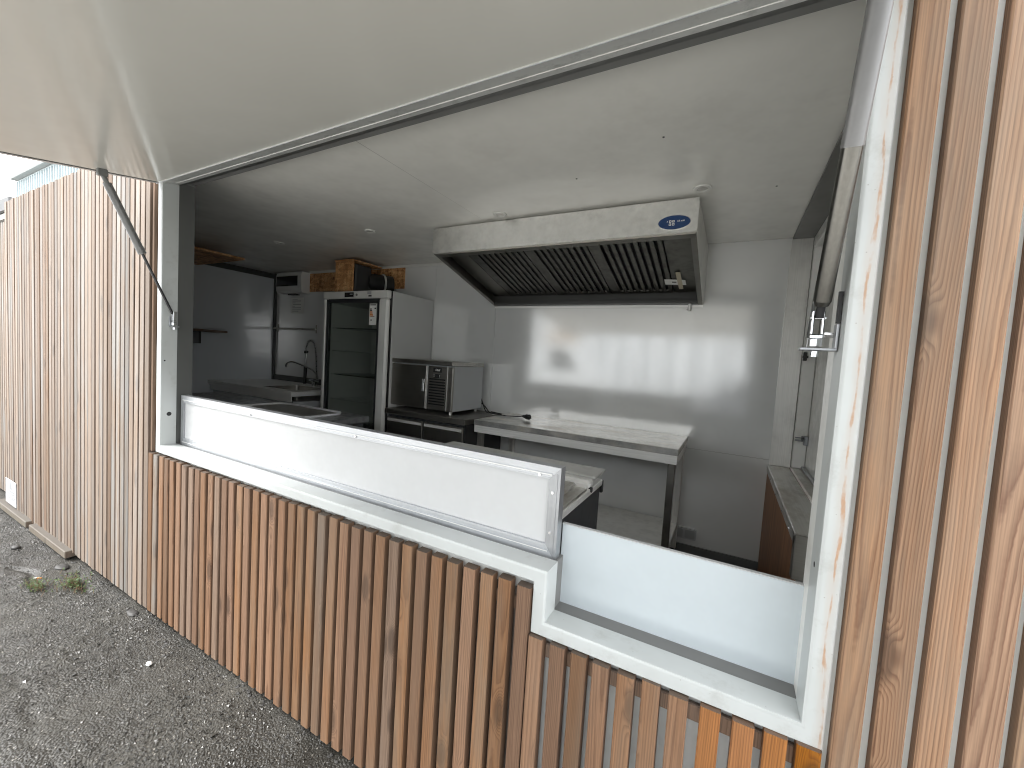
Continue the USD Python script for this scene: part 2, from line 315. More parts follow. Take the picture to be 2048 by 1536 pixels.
def osb():
    N = {'g': ('geometry', {}), 'm1': ('mapping', {'scale': (34, 34, 13), 'rotation': (0, .5, 0)}), 'v1': ('voronoi_texture', {'scale': 1.0, 'metric': 'chebychev', 'randomness': 1.0}),
         'm2': ('mapping', {'scale': (13, 30, 38), 'rotation': (0, -.35, 0)}), 'v2': ('voronoi_texture', {'scale': 1.0, 'metric': 'manhattan', 'randomness': 1.0}),
         'a': ('mix_float', {'fac': .5}), 's1': ('separate_color', {}), 's2': ('separate_color', {}),
         'r': ('rgb_ramp', {'ramp': [(0, (.22, .095, .032)), (.35, (.48, .235, .09)), (.7, (.64, .36, .16)), (1, (.74, .48, .25))]}),
         'n': ('noise_texture', {'scale': 90.0, 'detail': 3.0}), 'h': ('hsv', {}), 'hv': ('map_range', {'from_min': .3, 'from_max': .7, 'to_min': .75, 'to_max': 1.2}),
         'p': ('principled_bsdf', {'roughness': .6})}
    K = [('g.position', 'm1.vector'), ('m1.vector', 'v1.vector'), ('g.position', 'm2.vector'), ('m2.vector', 'v2.vector'), ('v1.color', 's1.color'), ('v2.color', 's2.color'),
         ('s1.r', 'a.a'), ('s2.g', 'a.b'), ('a.result', 'r.fac'), ('g.position', 'n.vector'), ('n.fac', 'hv.value'), ('hv.result', 'h.value'), ('r.color', 'h.color'), ('h.color', 'p.base_color')]
    return usdkit.material(stage, L('strand_board'), N, K, surface='p.BSDF')
OSB = osb()
def veneer():
    N = {'g': ('geometry', {}), 'm': ('mapping', {'scale': (30, 34, 3.2)}), 'n': ('noise_texture', {'scale': 1.0, 'detail': 6.0, 'roughness': .65}),
         'm2': ('mapping', {'scale': (90, 160, 7)}), 'n2': ('noise_texture', {'scale': 1.0, 'detail': 3.0}), 'a': ('mix_float', {'fac': .4}),
         'r': ('rgb_ramp', {'ramp': [(.32, (.10, .035, .012)), (.5, (.25, .10, .032)), (.68, (.40, .19, .075))]}), 'p': ('principled_bsdf', {'roughness': .5})}
    K = [('g.position', 'm.vector'), ('m.vector', 'n.vector'), ('g.position', 'm2.vector'), ('m2.vector', 'n2.vector'), ('n.fac', 'a.a'), ('n2.fac', 'a.b'), ('a.result', 'r.fac'), ('r.color', 'p.base_color')]
    return usdkit.material(stage, L('reddish_plywood'), N, K, surface='p.BSDF')
PLY = veneer()
def pane(name, tint, ior=1.5, rough=.02):
    return usdkit.material(stage, L(name), {'t': ('transparent_bsdf', {'color': tint}), 'g': ('glossy_bsdf', {'roughness': rough, 'color': (.9, .9, .9)}), 'lw': ('layer_weight', {'blend': .5}), 'pw': ('math', {'math_type': 'power', 'value2': 4.0}), 'f': ('map_range', {'to_min': .04, 'to_max': .9}), 'm': ('mix_closure', {})},
                           [('lw.facing', 'pw.value1'), ('pw.value', 'f.value'), ('f.result', 'm.fac'), ('t.BSDF', 'm.closure1'), ('g.BSDF', 'm.closure2')], surface='m.closure')
GLASS = pane('door_glass', (.80, .82, .80))
def asphalt():
    N = {'g': ('geometry', {}), 'n1': ('noise_texture', {'scale': 1.3, 'detail': 6.0, 'roughness': .6}), 'n2': ('noise_texture', {'scale': 160.0, 'detail': 3.0}),
         'r1': ('rgb_ramp', {'ramp': [(.35, (.022, .0205, .0175)), (.5, (.038, .0355, .030)), (.70, (.070, .066, .056))]}),
         'v': ('voronoi_texture', {'scale': 95.0, 'randomness': 1.0}), 's': ('separate_color', {}),
         'ck': ('map_range', {'from_min': .80, 'from_max': .86, 'to_min': 0.0, 'to_max': .8, 'clamp': True}), 'dk': ('map_range', {'from_min': .2, 'from_max': .34, 'to_min': 1.0, 'to_max': 0.0, 'clamp': True}), 'mu': ('math', {'math_type': 'multiply'}),
         'x': ('mix_color', {'b': (.26, .245, .215)}), 'm2': ('map_range', {'from_min': .3, 'from_max': .7, 'to_min': .7, 'to_max': 1.3}), 'h': ('hsv', {}),
         'wr': ('map_range', {'from_min': .40, 'from_max': .60, 'to_min': .42, 'to_max': .75, 'clamp': True}),
         'bp': ('bump', {'strength': .7, 'distance': .005, 'invert': True}), 'v9': ('voronoi_texture', {'scale': 125.0, 'feature': 'smooth_f1', 'smoothness': .4}), 'p': ('principled_bsdf', {'specular_ior_level': .35})}
    K = [('g.position', 'n1.vector'), ('g.position', 'n2.vector'), ('g.position', 'v.vector'), ('n1.fac', 'r1.fac'), ('v.color', 's.color'), ('s.r', 'ck.value'), ('v.distance', 'dk.value'), ('ck.result', 'mu.value1'), ('dk.result', 'mu.value2'),
         ('mu.value', 'x.fac'), ('r1.color', 'x.a'), ('n2.fac', 'm2.value'), ('m2.result', 'h.value'), ('x.result', 'h.color'), ('h.color', 'p.base_color'), ('n1.fac', 'wr.value'), ('wr.result', 'p.roughness'),
         ('g.position', 'v9.vector'), ('v9.distance', 'bp.height'), ('bp.normal', 'p.normal')]
    return usdkit.material(stage, L('wet_asphalt'), N, K, surface='p.BSDF')
ASPHALT = asphalt()
def chipmat():
    return usdkit.material(stage, L('stone_chips'), {'g': ('geometry', {}), 'r': ('rgb_ramp', {'ramp': [(0, (.030, .028, .024)), (.45, (.075, .070, .059)), (.8, (.17, .16, .137)), (1, (.30, .285, .25))]}),
        'p': ('principled_bsdf', {'roughness': .32})}, [('g.random_per_island', 'r.fac'), ('r.color', 'p.base_color')], surface='p.BSDF')
CHIPS = chipmat()
LEAF = usdkit.material(stage, L('weed_leaf'), {'g': ('geometry', {}), 'r': ('rgb_ramp', {'ramp': [(0, (.06, .11, .03)), (1, (.15, .22, .06))]}), 'p': ('principled_bsdf', {'roughness': .5}), 't': ('translucent_bsdf', {'color': (.14, .22, .05)}), 'm': ('mix_closure', {'fac': .3})},
    [('g.random_per_island', 'r.fac'), ('r.color', 'p.base_color'), ('p.BSDF', 'm.closure1'), ('t.BSDF', 'm.closure2')], surface='m.closure')
DRY = plain('dry_stalk', (.20, .13, .075), .7, var=.2, vscale=60)
STONE = plain('dark_rubble', (.032, .030, .028), .6, var=.2, vscale=20, bump=.3)
PALEMETAL = plain('pale_metal_cladding', (.42, .44, .44), .5, var=.03)
PALETRIM = plain('pale_trim', (.72, .71, .68), .5)
ROOFGREY = plain('dark_roof_edge', (.12, .12, .12), .5)

# ------------------------------------------------------------------ ground
def hgt(x, y):
    P = np.stack([x, y, np.zeros_like(x)], -1)
    h = .020 * (meshkit.fbm(P * 1.7, 4, 3) - .5) + .012 * (meshkit.fbm(P * 11, 3, 5) - .5) + .005 * (meshkit.noise(P * 45, 9) - .5)
    crack = np.minimum(np.abs(y + .06 + .055 * (x + 3.35) + .02 * np.sin(9 * x)) + 9 * np.maximum(0, np.abs(x + 3.40) - .17), np.abs(y + .24 + .10 * np.sin(2.2 * x) * .3 + .02 * np.sin(17 * x)) + 9 * np.maximum(0, np.abs(x + 3.75) - .22))
    crack = np.minimum(crack, np.abs(y + .505 + .03 * np.sin(8 * x) + .012 * np.sin(31 * x)) + 4 * np.maximum(0, np.abs(x + 2.2) - .75) + .010)
    h = h - .022 * np.exp(-(crack / .012) ** 2)
    edge = np.clip((y + .30) / .30, 0, 1)
    h = h + .02 * edge * (meshkit.fbm(P * 5, 3, 21) - .35) * (y < .05)
    return np.where((np.abs(x + 2) < 9) & (np.abs(y) < 6), h, 0) - .012
g = np.geomspace(.05, 400, 26)
xs = np.r_[-(6.6 + g)[::-1], np.arange(-6.6, 1.2, .021), 1.2 + g]
ys = np.r_[-(2.6 + g)[::-1], np.arange(-2.6, .12, .017), .12 + g]
X, Y = np.meshgrid(xs, ys, indexing='ij')
Zg = hgt(X, Y)
V = np.stack([X, Y, Zg], -1).reshape(-1, 3)
ny = len(ys); idx = np.arange(len(xs) * ny).reshape(len(xs), ny)
F = np.stack([idx[:-1, :-1], idx[1:, :-1], idx[1:, 1:], idx[:-1, 1:]], -1).reshape(-1, 4)
gm = usdkit.mesh(stage, '/World/ground', (V, F), ASPHALT, smooth=True)
keys(gm.GetPrim(), kind='structure')

# loose light chips pressed into the asphalt
n = 100000
cx = rng.uniform(-6.4, -.6, n); cy = -np.abs(rng.normal(0, .9, n)) + .02
P3 = np.stack([cx, cy, np.zeros(n)], -1)
keep = (cy > -2.5) & (rng.random(n) < np.clip(meshkit.fbm(P3 * 2.3, 3, 11) * 1.7 - .25, .06, 1) * np.clip(.25 + (-cy) / .22, .25, 1))
cx, cy = cx[keep], cy[keep]; n = len(cx)
sz = rng.uniform(.0027, .0056, n) * (1 + .9 * (rng.random(n) < .02))
octv = np.array([[1, 0, 0], [0, 1, 0], [-1, 0, 0], [0, -1, 0], [0, 0, .45], [0, 0, -.45]], float)
octf = np.array([[0, 1, 4], [1, 2, 4], [2, 3, 4], [3, 0, 4], [1, 0, 5], [2, 1, 5], [3, 2, 5], [0, 3, 5]])
a = rng.uniform(0, 6.283, n); el = rng.uniform(.55, 1, n)
vv = octv[None] * sz[:, None, None]; vv = vv * (1 + .35 * rng.standard_normal(vv.shape)); vv[..., 1] *= el[:, None]
vx = vv[..., 0] * np.cos(a)[:, None] - vv[..., 1] * np.sin(a)[:, None]; vy = vv[..., 0] * np.sin(a)[:, None] + vv[..., 1] * np.cos(a)[:, None]
tz = rng.normal(0, .3, (n, 1)) * vx + vv[..., 2]
vv = np.stack([vx + cx[:, None], vy + cy[:, None], tz + (hgt(cx, cy) + sz * .12)[:, None]], -1).reshape(-1, 3)
ff = (octf[None] + (6 * np.arange(n))[:, None, None]).reshape(-1, 3)
solo('gravel', trimesh.Trimesh(vv, ff, process=False), CHIPS, 'light stone chips scattered in the wet asphalt before the kiosk', 'gravel', kind='stuff')

ym = box(-60, 60, -60, -2.2, -.05, -.004)
solo('yard_paving', ym, plain('pale_bounce', (.52, .51, .48), .6, var=.15, vscale=.6, dirt=(.2, .19, .17), dscale=.8, damt=.5), None, None, kind='structure')  # unseen pale paving, added to bounce daylight up to awning and ceiling
# ------------------------------------------------------------------ the kiosk
XL, XR, YB, ZF, ZC = -5.295, .287, 2.25, .168, 2.433
TOP = 2.536
kiosk = thing('food_kiosk', 'long larch-slatted food kiosk with a wide white-framed serving opening', 'kiosk', (0, 0, 0))
hole = Polygon([(-2.63, .95), (-.392, .95), (-.392, .806), (.189, .806), (.189, 2.345), (-2.63, 2.345)])
front = Polygon([(-5.33, .10), (.60, .10), (.60, 2.53), (-5.33, 2.53)]).difference(hole.buffer(.004, join_style=2))
part('front_wall', xz(front, .046, .0835), CLAD, kiosk)
part('front_lining', xz(front, .0845, .158), plain('track_grey', (.17, .17, .165), .5), kiosk)
part('floor', box(XL, .60, .16, YB, .10, ZF), FLOOR, kiosk)
ceil = box(XL, XR, .16, YB, ZC, 2.50)
part('ceiling', ceil, CEIL, kiosk)
part('ceiling_seam', box(-1.5305, -1.529, .17, 1.3, ZC - .0006, ZC + .001), plain('seam_line', (.42, .41, .38), .6), kiosk)
part('roof', box(-5.33, .60, .0475, 2.40, 2.531, 2.56), ROOFGREY, kiosk)
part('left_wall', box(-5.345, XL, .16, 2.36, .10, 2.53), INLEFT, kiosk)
# back wall as its sheets
bw = kiosk
part('back_wall', box(XL, .6, YB + .004, 2.36, .10, 2.53), CLADDARK, kiosk)
bp = []
for x0, x1 in ((XL, -4.05), (-4.05, -2.66), (-2.66, -1.95), (-1.95, XR)):
    for z0, z1 in ((ZF, .952), (.952, ZC)):
        part('wall_sheet', box(x0 + .001, x1 - .001, YB, YB + .012, z0 + .001, z1 - .001), INWALL, kiosk)
part('ceiling_trim', box(-4.65, -1.9, YB - .014, YB - .001, ZC - .026, ZC - .001), FRIDGEW, kiosk)
part('corner_trim', box(XL, XL + .03, YB - .03, YB - .001, ZF, ZC - .001), DARKSEAL, kiosk)
part('left_wall_trim', box(XL, XL + .012, .2, YB - .03, ZC - .065, ZC - .001), DARKSEAL, kiosk)
part('skirting', box(-1.7, XR, YB - .016, YB - .001, ZF, ZF + .07), plain('skirting_grey', (.15, .155, .155), .45), kiosk)

# right end wall, its stepped stainless sill and hatch
part('right_wall', box(XR, .40, .895, YB - .001, ZF, .88), CLAD, kiosk)
part('plywood_lining', yz(Polygon([(.93, ZF), (YB - .003, ZF), (YB - .003, .905), (.93, .905), (.93, .74), (.2, .725), (.2, ZF)]), XR - .012, XR - .0005), PLY, kiosk)
part('right_wall', box(.40, .60, .17, YB - .001, .10, .72), CLAD, kiosk)
sill = [box(XR - .016, .395, .895, YB - .004, .905, .921, .003), box(.398, .56, .885, YB - .004, .914, .932, .003), box(XR - .016, XR - .0125, .895, YB - .004, .872, .9045)]
part('side_sill', sill, STSILL, kiosk)
part('side_sill_riser', [box(XR - .016, .47, .882, .8935, .742, .918, .002), box(XR - .016, XR - .0125, .8825, .93, .742, .9)], STDARK, kiosk)
part('side_sill_lower', [box(XR - .016, .50, .2, .881, .722, .740, .003)], STSILL, kiosk)
for yy in (1.05, 1.3, 1.6, 1.95):
    part('rivet', icosphere(1, .0045).apply_translation([XR - .0165, yy, .886]), CHROME, kiosk)
part('side_reveal', [box(XR - .006, .398, YB - .018, YB - .0015, .9225, ZC - .012, .002), box(XR - .0075, XR - .003, YB - .026, YB - .017, .9225, ZC - .012)], STV, kiosk)
part('side_soffit', box(XR - .002, .40, .18, YB - .019, ZC - .014, ZC - .0015), plain('side_soffit_grey', (.14, .138, .128), .4), kiosk)
part('side_hatch_frame', [box(.401, .47, YB - .05, YB - .004, .934, 2.372, .003), box(.401, .47, .20, YB - .052, 2.352, 2.372, .002), box(.401, .47, .17, YB - .004, 2.3735, 2.53)], WHITE, kiosk)
hatch = part('side_hatch', box(.472, .49, .20, YB - .01, .934, 2.37), plain('side_hatch_sheet', (.84, .84, .80), .16, var=.02, coat=.3), kiosk)
part('hatch_rail', [box(.452, .471, .9, YB - .052, .934, .95, .002)], ALUZ, hatch)
part('latch', [cyl((.402, 2.185, 1.118), (.455, 2.185, 1.118), .006), cyl((.402, 2.185, 1.134), (.44, 2.185, 1.134), .004), box(.448, .471, 2.165, 2.2, 1.09, 1.15, .003), cyl((.44, 2.17, 1.145), (.44, 2.19, 1.115), .008)], ALUZ, kiosk)
part('right_wall', box(.49, .60, .17, 2.36, .93, 2.53), CLAD, kiosk)

for xq, yq in ((-.352, .22), (-.31, .72), (-1.02, .24), (-1.55, .26), (.12, 1.35), (-.75, .95)):
    part('ceiling_screw', cyl((xq, yq, ZC - .0022), (xq, yq, ZC - .0003), .0045, 10), DARKSEAL, kiosk)

# white opening frame: chamfered ring round the L-shaped opening
def ring_mesh(poly, prof):
    """prof: (outward offset, y) pairs; sweeps the profile round the outline with mitred corners."""
    loops = []
    for off, y in prof:
        q = poly if abs(off) < 1e-9 else poly.buffer(off, join_style=2, mitre_limit=10)
        c = np.array(q.exterior.coords)[:-1]
        if Polygon(c).exterior.is_ccw is False: c = c[::-1]
        k = np.argmin(c[:, 0] + c[:, 1]); c = np.roll(c, -k, axis=0)
        loops.append(np.stack([c[:, 0], np.full(len(c), y), c[:, 1]], 1))
    V = np.vstack(loops); nn = len(loops[0]); F = []
    for k in range(len(loops) - 1):
        for i in range(nn):
            j = (i + 1) % nn; a, b = k * nn, (k + 1) * nn
            F += [(a + i, a + j, b + j), (a + i, b + j, b + i)]
    m = trimesh.Trimesh(V, F, process=False); m.fix_normals(); return m
fr = ring_mesh(hole, [(.040, .0455), (.040, .013), (.0375, .0105), (.009, .010), (.005, .0115), (.0015, .0145), (0, .019), (0, .084), (.03, .084)])
frame = part('opening_frame', fr, FRAME, kiosk, smooth=25)
# grey lining behind the frame (sides and head) and the tracks of the two sliding panels
head = Polygon([(.0845, 2.3255), (.157, 2.361), (.157, 2.42), (.0845, 2.42)])
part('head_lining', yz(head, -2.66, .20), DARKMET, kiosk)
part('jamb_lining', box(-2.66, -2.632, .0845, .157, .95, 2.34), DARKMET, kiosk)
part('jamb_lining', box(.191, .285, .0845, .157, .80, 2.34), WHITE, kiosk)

part('corner_upright', [box(-2.714, -2.674, .03, .0455, .9, 2.36)], plain('beige_upright', (.50, .48, .42), .5), kiosk)
for zz in (1.13, 1.74):
    part('drill_hole', cyl((.1885, .05, zz), (.1892, .05, zz), .006, 14), BLACK, kiosk) if zz < 1.5 else None
part('drill_hole', cyl((-2.6305, .052, 1.115), (-2.6295, .052, 1.115), .011, 16), BLACK, kiosk)
part('drill_hole', cyl((-2.6305, .03, 1.40), (-2.6295, .03, 1.40), .004, 12), BLACK, kiosk)

def rr_ring(b, r, prof):
    """As ring_mesh, round a rounded rectangle b = (x0, x1, z0, z1)."""
    L_ = []
    for off, y in prof:
        c = np.array(rrect(b[0] - off, b[1] + off, b[2] - off, b[3] + off, max(.001, r + off)).exterior.coords)[:-1]
        a_ = np.arctan2(c[:, 1] - (b[2] + b[3]) / 2, c[:, 0] - (b[0] + b[1]) / 2); c = c[np.argsort(a_)]
        L_.append(np.stack([c[:, 0], np.full(len(c), y), c[:, 1]], 1))
    V = np.vstack(L_); nn = len(L_[0]); F = []
    for k in range(len(L_) - 1):
        for i in range(nn):
            j = (i + 1) % nn; a, b_ = k * nn, (k + 1) * nn
            F += [(a + i, a + j, b_ + j), (a + i, b_ + j, b_ + i)]
    return trimesh.Trimesh(V, F, process=False)

# slats
def slat(x, z0, z1, mat, w=.042, d=.030, y=0.0, c=.0032):
    poly = Polygon([(-w / 2 + c, 0), (w / 2 - c, 0), (w / 2, c), (w / 2, d), (-w / 2, d), (-w / 2, c)])
    h = z1 - z0
    m = extrude_polygon(poly, h, engine='earcut'); v = m.vertices.copy()
    lean, twist = rng.normal(0, .0010), rng.normal(0, .0010)
    top = v[:, 2] > h / 2
    v[:, 0] += np.where(top, lean, -lean); v[:, 1] += np.where(top, twist, -twist) + rng.normal(0, .0008)
    m.vertices = v
    return part('slat', m, mat, kiosk, at=(x + w / 2, y, z0))
zb = .022
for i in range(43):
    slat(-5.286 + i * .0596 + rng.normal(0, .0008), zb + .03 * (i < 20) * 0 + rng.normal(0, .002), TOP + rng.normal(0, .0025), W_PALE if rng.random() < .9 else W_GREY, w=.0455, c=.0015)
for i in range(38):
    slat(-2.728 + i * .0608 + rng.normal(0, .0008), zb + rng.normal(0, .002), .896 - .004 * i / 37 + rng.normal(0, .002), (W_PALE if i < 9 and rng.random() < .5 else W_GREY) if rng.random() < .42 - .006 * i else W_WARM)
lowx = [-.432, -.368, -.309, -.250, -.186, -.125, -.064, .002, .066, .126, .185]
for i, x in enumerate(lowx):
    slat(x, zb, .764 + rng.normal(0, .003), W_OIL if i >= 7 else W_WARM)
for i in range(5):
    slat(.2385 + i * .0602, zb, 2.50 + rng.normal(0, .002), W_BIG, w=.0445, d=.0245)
part('light_backing', box(.231, .58, .0252, .0455, .04, 2.49), plain('white_backing', (.64, .65, .62), .5), kiosk)
part('batten', box(-.45, .232, .0315, .0452, .695, .737, .003), W_BATTEN, kiosk)
part('batten', box(-2.74, -.45, .0315, .0452, .80, .84, .003), W_BATTEN, kiosk)
part('batten', box(-5.29, -2.74, .0315, .0452, 1.62, 1.66, .003), W_BATTEN, kiosk)
part('batten', box(-5.29, .230, .0315, .0452, .20, .24, .003), W_BATTEN, kiosk)
part('slat_underlay', [box(-5.32, -2.72, .0405, .0456, .06, 2.50), box(-2.72, -.455, .0405, .0456, .06, .86)], CLADDARK, kiosk)
part('corner_batten', box(-2.735, -2.718, .012, .0295, .905, 2.34, .002), W_BATTEN, kiosk)
part('chassis', box(-5.3, .6, .06, 2.3, .02, .099), DARKSEAL, kiosk)

# ------------------------------------------------------------------ raised awning
SL = .17
aw = thing('awning_hatch', 'raised cream serving hatch over the opening, glossy underside, aluminium edges', 'awning', (-1.2, .0, 2.306))
def tilt(u0, u1, w0, w1, x0, x1):
    """Box in the awning's plane: u metres out from the hinge, w metres above its underside."""
    P = []
    n1 = np.array([0, -1, -SL]) / math.hypot(1, SL); n2 = np.array([0, -SL, 1]) / math.hypot(1, SL)
    for x in (x0, x1):
        for u in (u0, u1):
            for w in (w0, w1):
                P.append(np.array([x, .0032, 2.3075]) + n1 * u + n2 * w)
    return trimesh.convex.convex_hull(np.array(P))
part('panel', tilt(.0012, 1.50, .003, .045, -2.655, .245), AWN, aw)
part('edge_profile', tilt(0, 1.52, 0, .05, -2.675, -2.6555), ALUW, aw)
part('edge_profile', tilt(0, 1.52, 0, .05, .2455, .265), ALUW, aw)
part('edge_profile', tilt(1.5005, 1.52, 0, .05, -2.655, .245), ALUW, aw)
part('edge_seal', tilt(.004, 1.5, .0015, .003, -2.655, -2.648), DARKSEAL, aw)
part('hinge_bead', cyl((-2.672, .0022, 2.3052), (.262, .0022, 2.3052), .0013, 10), ALU, aw, smooth=40)
rail = part('hinge_rail', yz(Polygon([(.0035, 2.3068), (.036, 2.3135), (.037, 2.3165), (.058, 2.3215), (.059, 2.3195), (.0835, 2.3245), (.0835, 2.334), (.0035, 2.334)]), -2.628, .187), plain('hinge_rail_grey', (.66, .665, .65), .4, metal=.3, dirt=(.26, .26, .25), dscale=16, damt=.6), aw)

# gas struts of the awning
def strut(name, label, x, kind):
    a, b = np.array([x, .060, 1.630]), np.array([x + (.006 if kind == 'right' else -.004), -.225, 2.262])
    t = thing(name, label, 'gas strut', tuple(a), group=None)
    d = (b - a) / np.linalg.norm(b - a); Ls = np.linalg.norm(b - a)
    pt = lambda s: a + d * s
    if kind == 'left':
        part('rod', cyl(pt(.02), pt(.36), .0062, 16), BLACKROD, t, smooth=40)
        part('cylinder', cyl(pt(.33), pt(Ls - .05), .0165, 22), SHEATH, t, smooth=40)
        part('collar', cyl(pt(.325), pt(.36), .0175, 22), SHEATH, t, smooth=40)
    else:
        part('cylinder', [cyl(pt(.055), pt(.36), .0158, 32), cyl(pt(.045), pt(.055), .0125, 32, .0158)], TUBE, t, smooth=40)
        part('sheath', cyl(pt(.33), pt(Ls - .03), .0170, 32), SHEATH, t, smooth=40)
        part('rod_end', cyl(pt(.02), pt(.05), .008, 16), BLACKROD, t, smooth=40)
    s = 1 if kind == 'right' else .8
    ax = lambda m: m
    s *= .74
    cl = [box(x - .015 * s, x - .009 * s, .052, .068, 1.612, 1.655 + .01 * s, .002), box(x + .009 * s, x + .015 * s, .052, .068, 1.612, 1.655 + .01 * s, .002), box(x - .015 * s, x + .015 * s, .051, .069, 1.603, 1.613, .002)]
    part('clevis', cl, CHROME, t)
    part('clevis_pin', cyl((x - .018 * s, .06, 1.647), (x + .018 * s, .06, 1.647), .0035, 12), CHROME, t, smooth=40)
    part('nut', cyl((x, .06, 1.588), (x, .06, 1.603), .0115, 6), CHROME, t)
    part('bolt', cyl((x, .06, 1.566), (x, .06, 1.578), .008, 14), CHROME, t, smooth=40)
    if kind == 'right':
        part('bracket', [box(x - .027, .187, .045, .075, 1.579, 1.5846, .001), box(.1825, .187, .0452, .0748, 1.584, 1.635, .001)], ALUZ, t)
        part('bracket_screw', cyl((.165, .06, 1.612), (.181, .06, 1.612), .006, 6), CHROME, t)
        part('bracket_seal', box(.1805, .1885, .047, .055, 1.636, 1.70), BLACK, t)
    else:
        part('bracket', [box(-2.629, x + .02, .045, .075, 1.579, 1.5846, .001), box(-2.629, -2.625, .0452, .0748, 1.584, 1.635, .001)], ALUZ, t)
    part('top_bracket', [box(b[0] - .012, b[0] + .012, b[1] - .014, b[1] + .022, b[2] - .022, b[2] + .012, .003)], STRUTG, t)
    part('top_joint', cyl(pt(Ls - .055), pt(Ls - .005), .010, 12), STRUTG, t)
    return t
strut('gas_strut', 'grey gas strut with thin black rod across the slats left of the opening', -2.606, 'left')
strut('gas_strut', 'thick satin steel gas strut with bright clevis at the right jamb', .152, 'right')
# small strut of the side hatch
t = thing('hatch_strut', 'slim dark grey gas strut with black foot on the side hatch beside the right wall', 'gas strut', (.414, 2.17, 1.66))
a, b = np.array([.408, 2.17, 1.655]), np.array([.428, 2.12, 2.12])
d = (b - a) / np.linalg.norm(b - a)
part('rod', cyl(a, a + d * .14, .0045, 12), CHROME, t, smooth=40)
part('cylinder', cyl(a + d * .12, b, .011, 18), STRUTG, t, smooth=40)
part('foot', [box(.398, .418, 2.155, 2.185, 1.630, 1.685, .003), cyl((.395, 2.17, 1.655), (.425, 2.17, 1.655), .008, 12)], BLACK, t)
part('ball_joint', icosphere(2, .011).apply_translation(b), BLACK, t, smooth=True)

# ------------------------------------------------------------------ sliding counter panels
t = thing('counter_panel', 'long white aluminium-framed panel standing on the higher sill', 'panel', (-1.5, .09, .934))
x0, x1, z0, z1, yf, yk = -2.600, -.404, .938, 1.217, .094, .128
part('sheet', box(x0 + .03, x1 - .035, yf + .006, yk - .004, z0 + .045, z1 - .036), PANELWHITE, t)
def mitre(pts, y0, y1): return xz(Polygon(pts), y0, y1)
part('rail_line', [box(x0 + .02, x1 - .026, yf - .0036, yf - .0031, z1 - .0245, z1 - .0225), box(x0 + .02, x1 - .026, yf - .0036, yf - .0031, z0 + .0275, z0 + .0292)], PAPER, t)
part('top_rail', [mitre([(x0, z1), (x1, z1), (x1 - .036, z1 - .037), (x0 + .031, z1 - .037)], yf, yk), box(x0 + .02, x1 - .026, yf - .003, yf, z1 - .026, z1 - .020), box(x0 + .03, x1 - .036, yf - .002, yf, z1 - .0365, z1 - .033)], ALU, t)
part('bottom_rail', [mitre([(x0, z0), (x1, z0), (x1 - .036, z0 + .048), (x0 + .031, z0 + .048)], yf, yk), box(x0 + .02, x1 - .026, yf - .003, yf, z0 + .026, z0 + .031), box(x0 + .03, x1 - .036, yf - .0025, yf, z0 + .042, z0 + .0475)], ALU, t)
part('side_rail', [mitre([(x1, z0 + .0005), (x1, z1 - .0005), (x1 - .0355, z1 - .037), (x1 - .0355, z0 + .048)], yf - .001, yk), box(x1 - .012, x1 - .009, yf - .003, yf - .001, z0 + .02, z1 - .02)], ALUZ, t)
part('side_rail', mitre([(x0, z0 + .0005), (x0, z1 - .0005), (x0 + .0305, z1 - .037), (x0 + .0305, z0 + .048)], yf - .001, yk), ALUZ, t)
for sx, sz in ((-.47, z1 - .029), (-1.25, z1 - .029), (-1.95, z1 - .029), (x1 - .022, z1 - .075), (x1 - .022, z0 + .085)):
    part('screw', cyl((sx, yf - .0045, sz), (sx, yf, sz), .0042, 12), CHROME, t)
t = thing('low_panel', 'plain bluish white sheet across the lower step of the opening', 'panel', (-.1, .137, .80))
part('sheet', box(-.405, .2105, .138, .150, .785, 1.040, .0015), LOWPANEL, t)
part('edge_trim', box(-.4052, .2105, .1372, .1508, 1.0402, 1.0425), PANELWHITE, t)

# ------------------------------------------------------------------ extractor hood
hood = thing('extractor_hood', 'large stainless steel extractor hood with baffle filters hanging under the ceiling', 'extractor hood', (-1.08, YB, 2.0))
HX0, HX1, HY = -1.958, -.214, 1.332
hb, ht, hbb = 2.245, 2.408, 1.998
part('front_panel', xz(rrect(HX0, HX1, hb, ht, .012), HY, HY + .02), STHOOD, hood, smooth=30)
part('top_panel', box(HX0 + .003, HX1 - .003, HY + .004, YB - .002, ht - .003, ht + .012), STHOOD, hood)
side = Polygon([(HY + .018, hb), (YB - .003, hbb), (YB - .003, ht - .004), (HY + .018, ht - .004)])
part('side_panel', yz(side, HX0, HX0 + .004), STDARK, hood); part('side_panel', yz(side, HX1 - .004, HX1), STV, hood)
sl = (hbb - hb) / (YB - HY)
def hz(y, off): return hb + sl * (y - HY) + off
lip = [yz(Polygon([(HY + .021, hz(HY + .021, 0)), (HY + .06, hz(HY + .06, 0)), (HY + .06, hz(HY + .06, .01)), (HY + .021, hz(HY + .021, .01))]), HX0 + .005, HX1 - .005)]
part('front_lip', lip, STDARK, hood)
for xa in (HX0 + .0045, HX1 - .0345):
    part('side_lip', yz(Polygon([(HY + .061, hz(HY + .061, 0)), (YB - .004, hz(YB - .004, 0)), (YB - .004, hz(YB - .004, .008)), (HY + .061, hz(HY + .061, .008))]), xa, xa + .03), STDARK, hood)
part('grease_gutter', [box(HX0 + .035, HX1 - .035, YB - .075, YB - .004, hbb + .004, hbb + .010), box(HX0 + .035, HX1 - .035, YB - .079, YB - .075, hbb + .004, hbb + .026)], plain('black_gutter', (.05, .05, .047), .4), hood)  # gutter in one even near-black
part('back_lip', box(HX0, HX1, YB - .006, YB - .002, hbb - .016, hbb + .002), ST, hood)
